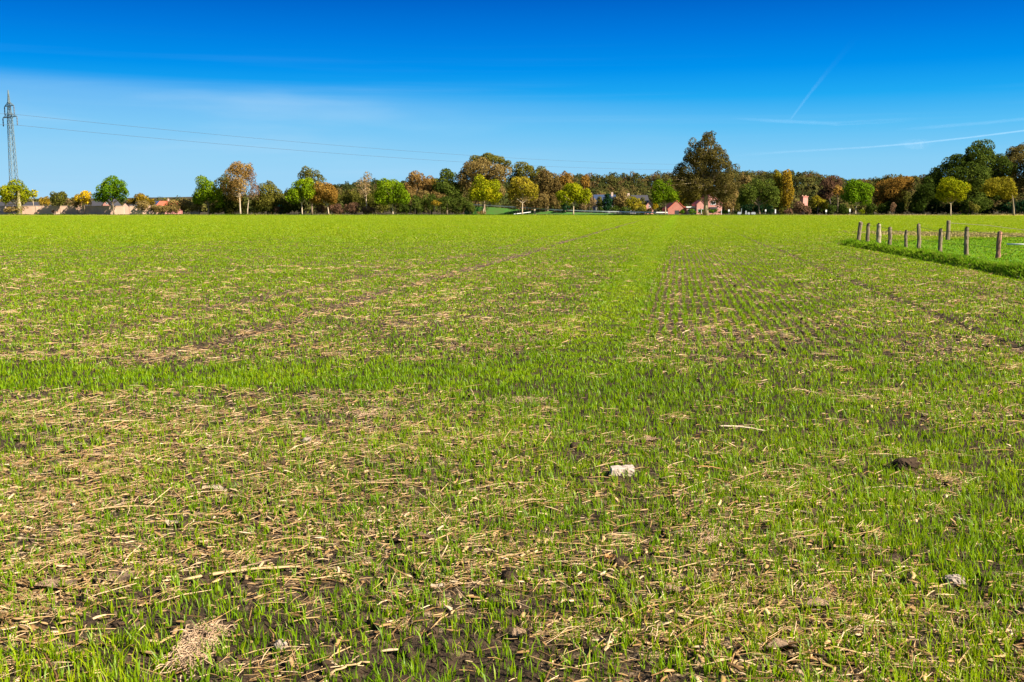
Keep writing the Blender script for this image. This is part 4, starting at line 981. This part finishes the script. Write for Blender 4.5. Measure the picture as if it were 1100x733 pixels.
# ------------------------------------------------------------------ pylons and wires
PY = 380.0
p1 = at(17.0, HZ, PY); p2 = at(757, HZ, 800); P1 = Vector((p1.x, p1.y, 0)); P2 = Vector((p2.x, p2.y, 0))
LD = (P2 - P1).normalized(); LN = Vector((LD.y, -LD.x, 0))
zpx = lambda y: at(12.5, y, PY).z
ZT, ZU, ZL = zpx(97), zpx(114), zpx(126)
UA, LA = 3.8, 5.7
def pylon():
    r = empty('electricity_pylon', P1, 'grey lattice electricity pylon rising behind the round yellow-green tree', 'pylon', 'pylons of the overhead line', rz=math.atan2(LN.y, LN.x))
    m = MB()
    def hw(z):   # half width of the body
        if z < ZL: return 1.5 - (1.5 - .68) * (z / ZL) ** .8
        return .68 + (.08 - .68) * ((z - ZL) / (ZT - ZL)) ** .8
    levels = [0, 3.6, 7, 10.2, 13.2, 16, 18.6, 21.1, 23.5, 25.8, 28, 30.1, 32.1, 34.0, ZL, (ZL + ZU) / 2, ZU, (ZU + ZT) / 2, ZT]
    rb = .085
    for a, b in zip(levels, levels[1:]):
        ha, hb = hw(a), hw(b); ca = [(-ha, -ha), (ha, -ha), (ha, ha), (-ha, ha)]; cb = [(-hb, -hb), (hb, -hb), (hb, hb), (-hb, hb)]
        for k in range(4):
            j = (k + 1) % 4
            m.tube([(*ca[k], a), (*cb[k], b)], rb * 1.25, 4, False)
            m.tube([(*ca[k], a), (*cb[j], b)], rb * .7, 4, False); m.tube([(*ca[j], a), (*cb[k], b)], rb * .7, 4, False)
            m.tube([(*cb[k], b), (*cb[j], b)], rb * .6, 4, False)
    m.build('lattice_tower', M['steel'], r)
    for z, A in ((ZU, UA), (ZL, LA)):
        for sx in (-1, 1):
            m = MB(); h = hw(z)
            for sy in (-1, 1):
                m.tube([(sx * h, sy * h, z), (sx * A, 0, z)], .11, 4, False); m.tube([(sx * h, sy * h, z + 1.3), (sx * A, 0, z)], .10, 4, False)
                for t in (.33, .66):
                    p_ = Vector((sx * h, sy * h, z)).lerp(Vector((sx * A, 0, z)), t); q_ = Vector((sx * h, sy * h, z + 1.3)).lerp(Vector((sx * A, 0, z)), t)
                    m.tube([p_, q_], .06, 4, False)
            m.build('cross_arm', M['steel'], r)
            m = MB(); m.tube([(sx * A, 0, z - .05)] + [(sx * A, 0, z - .2 - .5 * i) for i in range(7)], [.08, .16, .24, .16, .24, .16, .24, .12], 8); m.build('insulator', M['insulator'], r)
    return r
py0 = pylon()
for off, lab in ((P2, 'second lattice pylon hidden behind the giant oak'), (P1 * 2 - P2, 'lattice pylon standing outside the frame')):
    c = py0.copy(); C.objects.link(c); c.location = off; c['label'] = lab
    for ch in py0.children:
        k = ch.copy(); C.objects.link(k); k.parent = c
for z, A, sag, nm in ((ZU, UA, 4.6, 'upper'), (ZL, LA, 4.6, 'lower')):
    for sx in ((-1,) if LN.y > 0 else (1,)):
        m = MB(); a0 = P1 + LN * sx * A + Vector((0, 0, z - 3.25))
        for B0, B1 in ((P1 * 2 - P2, P1), (P1, P2)):
            pts = []
            for i in range(33):
                t = i / 32; p = B0.lerp(B1, t) + LN * sx * A; p.z = z - 3.25 - sag * 4 * t * (1 - t); pts.append(p - a0)
            m.tube(pts, .05, 5, False)
        o = m.build('power_line', M['conductor'])
        o.location = a0; tag(o, f'{nm} of the two thin dark overhead wires leaving the pylon', 'power line', 'overhead wires')

# ------------------------------------------------------------------ meadow fence
def fence():
    posts = [((921.3, 260), (924.6, 239), 4.6, 'post'), ((931.6, 261.2), (932.8, 240.5), 4.3, 'post'), ((944, 263.5), (944, 241), 5.4, 'postgrey'), ((956, 265.5), (956, 244.4), 4.3, 'post'),
             ((973, 268), (973.2, 247.8), 3.6, 'post'), ((987.5, 268.8), (987, 241), 4.6, 'post'), ((1010, 272.4), (1010.5, 246.3), 4.7, 'post'), ((1038.5, 276), (1038.4, 244.5), 5.2, 'post'), ((1071, 279.5), (1074.4, 249.2), 5.4, 'postred'),
             ((1122, 286), (1122, 252), 5.6, 'post')]
    q0 = gp(*posts[0][0]); root = empty('wire_fence', (*q0, 0), 'row of weathered wooden fence posts with sagging wire beside the meadow', 'fence'); O = Vector((*q0, 0))
    tops = []
    for i, (b, t, wpx, mt) in enumerate(posts):
        x, y = gp(*b); top = at(t[0], t[1], y); rad = wpx * .88 * y / F / 2; rnd = random.Random(i)
        m = MB(); p0 = Vector((x, y, -.25)); n = 9
        pts = [p0.lerp(top, k / n) + Vector((rnd.uniform(-.012, .012), rnd.uniform(-.012, .012), 0)) for k in range(n + 1)]
        rd = [rad * (1.12 - .16 * k / n) * rnd.uniform(.93, 1.07) for k in range(n + 1)]
        pts.append(top + Vector((.01, 0, .012))); rd.append(rad * .72)
        m.tube([p - O for p in pts], rd, 10, True)
        o = m.build('post', M[mt], root, False)
        for v_ in o.data.vertices: v_.co += Vector((rnd.uniform(-1, 1), rnd.uniform(-1, 1), 0)) * rad * .09
        if mt != 'post': o['label'] = 'pale grey post' if mt == 'postgrey' else 'split reddish leaning post'
        tops.append((pts[-3] - O, top.z, rad, pts))
    for frac, sagk, rw in ((.93, .025, .007), (.55, .015, .005)):
        m = MB()
        for (a, za, ra, pa), (b, zb, rb_, pb) in zip(tops, tops[1:]):
            A = pa[0].lerp(pa[-2], frac) - O + Vector((-.01, -ra, 0)); B = pb[0].lerp(pb[-2], frac) - O + Vector((-.01, -rb_, 0))
            L = [A.lerp(B, k / 8) - Vector((0, 0, sagk * 4 * (k / 8) * (1 - k / 8))) for k in range(9)]; m.tube(L, rw, 5, False)
        m.build('wire', M['wire'], root, True)
    x, y = gp(1017.8, 259.2); tp = at(1017.8, 237.2, y); rad = 4.2 * y / F / 2
    r = empty('fence_post', (x, y, 0), 'single taller wooden post further back inside the meadow', 'post')
    m = MB(); m.tube([(0, 0, -.2), (.01, 0, tp.z * .5), (0, .01, tp.z), (0, .01, tp.z + .015)], [rad * 1.1, rad, rad * .95, rad * .7], 10); m.build('shaft', M['post'], r)
    m = MB()
    b = at(1122, 250, 60); m.tube([Vector((0, -rad, tp.z - .12)), Vector((2.5, 1, tp.z - .26)), b - Vector((x, y, 0))], .012, 5, False); m.build('wire', M['wire'], r)
    a = gp(1081, 267); b = gp(1116, 267.5)
    o = empty('white_pipe', (a[0], a[1], .0), 'thin pale pipe lying in the green meadow behind the reddish post', 'pipe')
    z = float(gz(np.array([a[0]]), np.array([a[1]]))[0])
    m = MB(); m.tube([(0, 0, z + .13), (b[0] - a[0], b[1] - a[1], z + .12)], .035, 8); m.build('tube', M['white'], o, True)
fence()

# ------------------------------------------------------------------ things lying on the soil
def lie(px, py):
    x, y = gp(px, py); return Vector((x, y, float(gz(np.array([x]), np.array([y]))[0])))
def stalk(a, b, wpx, label, mat='stalk', name='maize_stalk', cat='stalk', group='dry maize stalks on the soil', nodes=4, kink=.02):
    p, q = lie(*a), lie(*b); L = (q - p).length; sc = p.y / F * 1.04; r = wpx * sc * .34; rnd = random.Random(int(a[0]))
    root = empty(name, (p + q) / 2, label, cat, group); O = (p + q) / 2; n = 12; pts = []; rd = []
    lift = Vector((0, 0, r + .010))
    for i in range(n + 1):
        t = i / n; pts.append(p.lerp(q, t) - O + lift + Vector((rnd.uniform(-kink, kink) * .35, rnd.uniform(-kink, kink) * .35, .012 * math.sin(t * 3.1))))
        rd.append(r * (1.05 - .3 * t) * (1.3 if i % max(1, n // nodes) == 0 and 0 < i < n else 1) * rnd.uniform(.88, 1.1))
    m = MB(); m.tube(pts, rd, 8, True, .62); m.build('stem', M[mat], root, True)
    if nodes > 2:
        m = MB(); j = n // 3; s0 = pts[j]; d = (pts[j + 2] - s0); e = Vector((-d.y, d.x, 0)).normalized()
        for k in range(4):
            a0 = s0 + d * (.6 * k) + e * r * (1 + 1.2 * k); b0 = s0 + d * (.6 * (k + 1)) + e * r * (1 + 1.2 * (k + 1)); w_ = r * (.9 - .2 * k)
            m.quadbox((a0 + b0) / 2 + Vector((0, 0, .004 * k)), (b0 - a0) / 2, e * w_, Vector((0, 0, .0012)))
        m.build('leaf_sheath', M['husk'], root)
    return root
stalk((197, 629), (325, 611), 7, 'long thick jointed maize stalk lying beside the big straw clump')
stalk((350, 524), (456, 521), 3.6, 'long thin straight stalk in the middle of the sparse soil', nodes=3)
stalk((95, 552), (160, 548), 4.4, 'short maize stalk lying left of the white leaf', nodes=3)
stalk((771, 462.5), (822, 464), 4, 'pale stick with a forked end lying in green seedlings', 'palehusk', nodes=3)
stalk((735, 505), (776, 508.5), 3.6, 'orange-brown stick right of the white limestone block', 'orangestick', nodes=2)
stalk((240, 492), (270, 502), 3.6, 'short slanting straw stalk below the dense green strip', nodes=2)
stalk((505, 420), (512, 436), 2.4, 'thin upright straw sticking out below the green strip', nodes=2)
stalk((550, 543), (590, 540), 5, 'broken stalk piece left of the white limestone block', nodes=2)
stalk((90, 517), (140, 514), 3, 'thin stalk on the straw-covered ground at far side', nodes=3)
stalk((390, 437), (445, 448), 3, 'bent straw stalk just below the dense green strip', nodes=3)
stalk((60, 596), (120, 606), 3, 'thin stalk crossing the tawny straw patch', nodes=2)
stalk((355, 728), (398, 716), 5, 'stout stalk lying at the bottom edge of the picture', nodes=3)
stalk((700, 620), (790, 600), 2.6, 'slender stalk lying near the orange leaf', nodes=2)
stalk((985, 640), (1050, 628), 2.8, 'slender stalk leaning on the pale stone', nodes=2)
def husk(px, py, wpx, hpx, label, mat='husk', rz=0, seed=1, name='maize_husk', group='dry husks and leaves on the soil'):
    p = lie(px, py); sc = p.y / F; a = wpx * sc / 2; b = hpx * sc * .95; rnd = random.Random(seed)
    root = empty(name, p + Vector((0, 0, .015)), label, 'husk' if 'husk' in name else 'leaf', group, rz=rz)
    bm = bmesh.new(); nx, ny = 9, 4; G = []
    for i in range(nx):
        t = i / (nx - 1) * 2 - 1; row = []
        for j in range(ny):
            s_ = j / (ny - 1) * 2 - 1; wd_ = b * (1 - t * t) ** .45 + .002
            row.append(bm.verts.new((t * a, s_ * wd_, .010 * (s_ * s_) + .006 * math.sin(t * 4 + seed) + rnd.uniform(-.004, .004) + .01)))
        G.append(row)
    for i in range(nx - 1):
        for j in range(ny - 1): bm.faces.new((G[i][j], G[i + 1][j], G[i + 1][j + 1], G[i][j + 1]))
    me = D.meshes.new('blade'); bmesh.ops.solidify(bm, geom=bm.faces[:], thickness=.0018); bm.to_mesh(me); bm.free(); me.materials.append(M[mat])
    link('blade', me, root); return root
husk(229, 531, 28, 7, 'whitish folded maize leaf on the soil above the long thick stalk', 'palehusk', R(-20), 1)
husk(842, 703, 44, 10, 'curled pinkish-tan husk near the bottom edge', 'husk', R(18), 2)
husk(725, 641, 24, 8, 'smooth oval tan husk lying among the seedlings', 'husk', R(-4), 3)
husk(655, 608, 12, 6, 'small orange leaf right of the dark bare soil', 'orangestick', R(5), 4)
husk(185, 568, 15, 8, 'rounded pale chip above the long thick stalk', 'palehusk', 0, 5)
husk(130, 625, 32, 20, 'broad torn husk left of the long thick stalk', 'husk', R(40), 6)
husk(458, 584, 12, 10, 'upright tan chip in the middle of the sparse soil', 'husk', R(60), 7)
husk(880, 657, 40, 9, 'flat layered husk below the dark soil lump', 'husk', R(3), 8)
husk(560, 690, 22, 9, 'dull tan leaf lying in seedlings near the bottom', 'husk', R(30), 9)
husk(60, 636, 46, 12, 'long tawny husk near the picture edge', 'husk', R(12), 10)
husk(700, 478, 22, 8, 'reddish dry leaf up the slope from the white block', 'husk', R(-30), 11)
husk(470, 640, 16, 6, 'pale curled leaf on dark soil below the thin straight stalk', 'palehusk', R(10), 12)
def rock(px, py, wpx, hpx, label, mat, seed, name='stone', cat='stone', kind='round'):
    p = lie(px, py); sc = p.y / F * 1.03; a = wpx * sc / 2; h = hpx * sc
    bm = bmesh.new()
    rnd = random.Random(seed)
    if kind == 'block':
        bmesh.ops.create_cube(bm, size=2); bmesh.ops.subdivide_edges(bm, edges=bm.edges[:], cuts=5, use_grid_fill=True)
        for v_ in bm.verts:
            c = v_.co; groove = .16 * math.exp(-((c.x - .05) / .13) ** 2) * (1 if c.y < 0 or c.z > 0 else 0)
            k = 1 - .05 * (abs(c.x) ** 6 + abs(c.y) ** 6 + abs(c.z) ** 6 - 1) * .6
            v_.co = Vector((c.x * a * k + .12 * a * c.z * .3, (c.y * .62 * (1 - groove)) * a * k, (c.z * k - groove * (c.z > .5) * .8 + .12 * c.x) * h * .55 + h * .34)) + Vector((rnd.uniform(-1, 1), rnd.uniform(-1, 1), rnd.uniform(-1, 1))) * a * .035
    else:
        bmesh.ops.create_icosphere(bm, subdivisions=4, radius=1)
        for v_ in bm.verts:
            c = v_.co.copy(); f_ = 1
            for q in range(4):
                d = Vector((rnd.random(), 0, 0)); 
            nz = float(vn(np.array([c.x * 1.7 + seed * 7]), np.array([c.y * 1.7 + c.z * 2.3]), seed)[0]); nz2 = float(vn(np.array([c.x * 4 + seed]), np.array([c.y * 4 + c.z * 5]), seed + 3)[0])
            nz3 = float(vn(np.array([c.x * 9 + c.z * 3]), np.array([c.y * 9 - c.z * 8]), seed + 5)[0]); f_ = .62 + .45 * nz + .28 * nz2 + .16 * nz3; v_.co = Vector((c.x * a * f_, c.y * a * .8 * f_, c.z * h * .55 * f_ + h * .3))
    me = D.meshes.new(name); bm.to_mesh(me); bm.free(); me.materials.append(M[mat])
    o = link(name, me); o.location = p; o.rotation_euler.z = R(seed * 3 % 20 - 8); tag(o, label, cat); return o
rock(668, 514, 25, 12, 'white grooved limestone block lying in the green seedlings', 'limestone', 3, 'limestone_block', 'stone', 'block')
rock(1025, 630, 20, 13, 'small angular pale stone beside a slender stalk', 'stone', 5)
rock(973, 504, 27, 14, 'large dark soil lump standing out of the seedlings', 'clod', 6, 'soil_lump', 'soil lump')
rock(302, 697, 13, 10, 'small round tan pebble beside the big straw clump', 'stone', 8)
rock(872, 648, 14, 9, 'small tan stone left of the slender stalk', 'stone', 9)
rock(330, 480, 10, 7, 'tiny pale pebble on sparse soil under the green strip', 'stone', 10)
def clump(px, py, wpx, hpx, label, n, seed):
    p = lie(px, py); sc = p.y / F; a = wpx * sc / 2; b = hpx * sc * 1.6; r = np.random.default_rng(seed); m = MB()
    for i in range(n):
        c = Vector((float(np.clip(r.normal(0, .42), -.8, .8)) * a, float(np.clip(r.normal(0, .42), -.8, .8)) * b, abs(r.normal(0, .012)) + .008)); th = r.normal(.9, .7); L = r.uniform(.02, .09); w_ = r.uniform(.0010, .0030)
        d = Vector((math.cos(th), math.sin(th), r.normal(0, .15))) * L / 2; bend = Vector((-d.y, d.x, 0)) * r.normal(0, .35) + Vector((0, 0, abs(r.normal(0, .012))))
        m.tube([c - d, c + bend, c + d], [w_ * .6, w_, w_ * .5], 4, False)
    o = m.build('straw_clump', M['husk']); o.location = p; tag(o, label, 'straw clump', 'matted straw clumps on the soil'); return o
clump(213, 697, 56, 46, 'big matted straw clump at the bottom below the long thick stalk', 420, 1)
clump(560, 432, 90, 14, 'wide flat straw clump just below the green strip', 260, 2)
clump(400, 446, 80, 12, 'low straw clump around the bent straw stalk', 200, 3)
clump(875, 640, 50, 18, 'thin straw clump around the small tan stone', 120, 4)
clump(765, 580, 60, 30, 'reddish straw clump right of the orange leaf', 160, 5)

# ------------------------------------------------------------------ condensation trails, high up and far off
def contrail_mat():
    m, t, o = new_mat('ice_trail')
    co = t.add('ShaderNodeTexCoord'); n = t.noise(co.outputs['Object'], .004, 4, .6)
    lw = t.add('ShaderNodeLayerWeight'); lw.inputs[0].default_value = .5
    core = t.math('POWER', t.math('SUBTRACT', 1.0, lw.outputs['Facing']), 1.4)
    a = t.math('MULTIPLY', core, t.attr('thick').outputs['Fac']); a = t.math('MULTIPLY', a, t.math('ADD', .55, t.math('MULTIPLY', n, .9)), clamp=True)
    d = t.add('ShaderNodeBsdfDiffuse'); d.inputs[0].default_value = (.82, .85, .9, 1); tr = t.add('ShaderNodeBsdfTranslucent'); tr.inputs[0].default_value = (.82, .85, .9, 1)
    ad = t.add('ShaderNodeMixShader'); t.l.new(d.outputs[0], ad.inputs[1]); t.l.new(tr.outputs[0], ad.inputs[2])
    tp = t.add('ShaderNodeBsdfTransparent'); mx = t.add('ShaderNodeMixShader')
    t.l.new(a, mx.inputs[0]); t.l.new(tp.outputs[0], mx.inputs[1]); t.l.new(ad.outputs[0], mx.inputs[2]); t.l.new(mx.outputs[0], o.inputs[0])
    return m
M['trail'] = contrail_mat()
def contrail(pts, label, group=None):
    """pts: (px, py, half-thickness px, density) on one level at 1500 m"""
    ALT = 1500.0; P_ = []
    def pos(px, py):
        x, f, u = ray(px, py); t = (ALT - H) / u; return Vector((x * t, f * t, ALT))
    C0 = pos(*pts[len(pts) // 2][:2]); n = 14; v = []; th = []; fs = []; k = 0
    dense = []
    for (a, b) in zip(pts, pts[1:]):
        for i in range(8):
            t = i / 8; dense.append([a[j] + (b[j] - a[j]) * t for j in range(4)])
    dense.append(list(pts[-1]))
    ps = [pos(d[0], d[1]) for d in dense]
    for i, (p, d) in enumerate(zip(ps, dense)):
        dr = (ps[min(i + 1, len(ps) - 1)] - ps[max(i - 1, 0)]).normalized(); s_ = dr.cross(Vector((0, 0, 1))).normalized(); u_ = s_.cross(dr)
        r = d[2] * p.length / F * (1 + .12 * math.sin(i * 2.1))
        for j in range(n):
            a = 2 * math.pi * j / n; v.append(p - C0 + (s_ * math.cos(a) + u_ * math.sin(a)) * r); th.append(d[3])
    m_ = len(ps)
    for i in range(m_ - 1):
        for j in range(n): jn = (j + 1) % n; fs.append((i * n + j, i * n + jn, (i + 1) * n + jn, (i + 1) * n + j))
    me = D.meshes.new('contrail'); me.from_pydata([tuple(q) for q in v], [], fs); me.materials.append(M['trail']); me.polygons.foreach_set('use_smooth', [True] * len(fs))
    a = me.attributes.new('thick', 'FLOAT', 'POINT'); a.data.foreach_set('value', th)
    o = link('contrail', me); o.location = C0; tag(o, label, 'contrail', 'condensation trails in the sky')
    o.visible_shadow = True
contrail([(848, 130, 1.1, .0), (851, 126, 1.2, .34), (868, 103, 1.8, .18), (888, 78, 2.8, .02), (905, 58, 4, .006), (920, 40, 5, .0)], 'short steep white vapour trail above the round green trees')
contrail([(780, 168, 2, .0), (850, 163, 1.2, .05), (930, 158.5, 1.0, .08), (985, 154, 1.1, .11), (1040, 148, 1.0, .13), (1100, 140.5, 1.0, .15), (1140, 134, 1, .12)], 'long thin vapour trail slanting over the big dark trees')
contrail([(962, 154, 2, .0), (978, 155, 5, .04), (992, 155, 5, .035), (1006, 153, 2, .0)], 'small pale vapour puff on the long thin trail')
contrail([(785, 127, 1.5, .0), (830, 130, 2.0, .035), (900, 133, 2.2, .03), (960, 130, 2.5, .015), (985, 128, 2.5, .0)], 'faint nearly level vapour streak crossing the steep trail')
contrail([(960, 140, 1.5, .0), (1010, 136, 1.8, .035), (1060, 132, 1.8, .035), (1110, 127, 1.8, .03)], 'faint vapour streak above the long thin trail')
print('objects', len(D.objects))
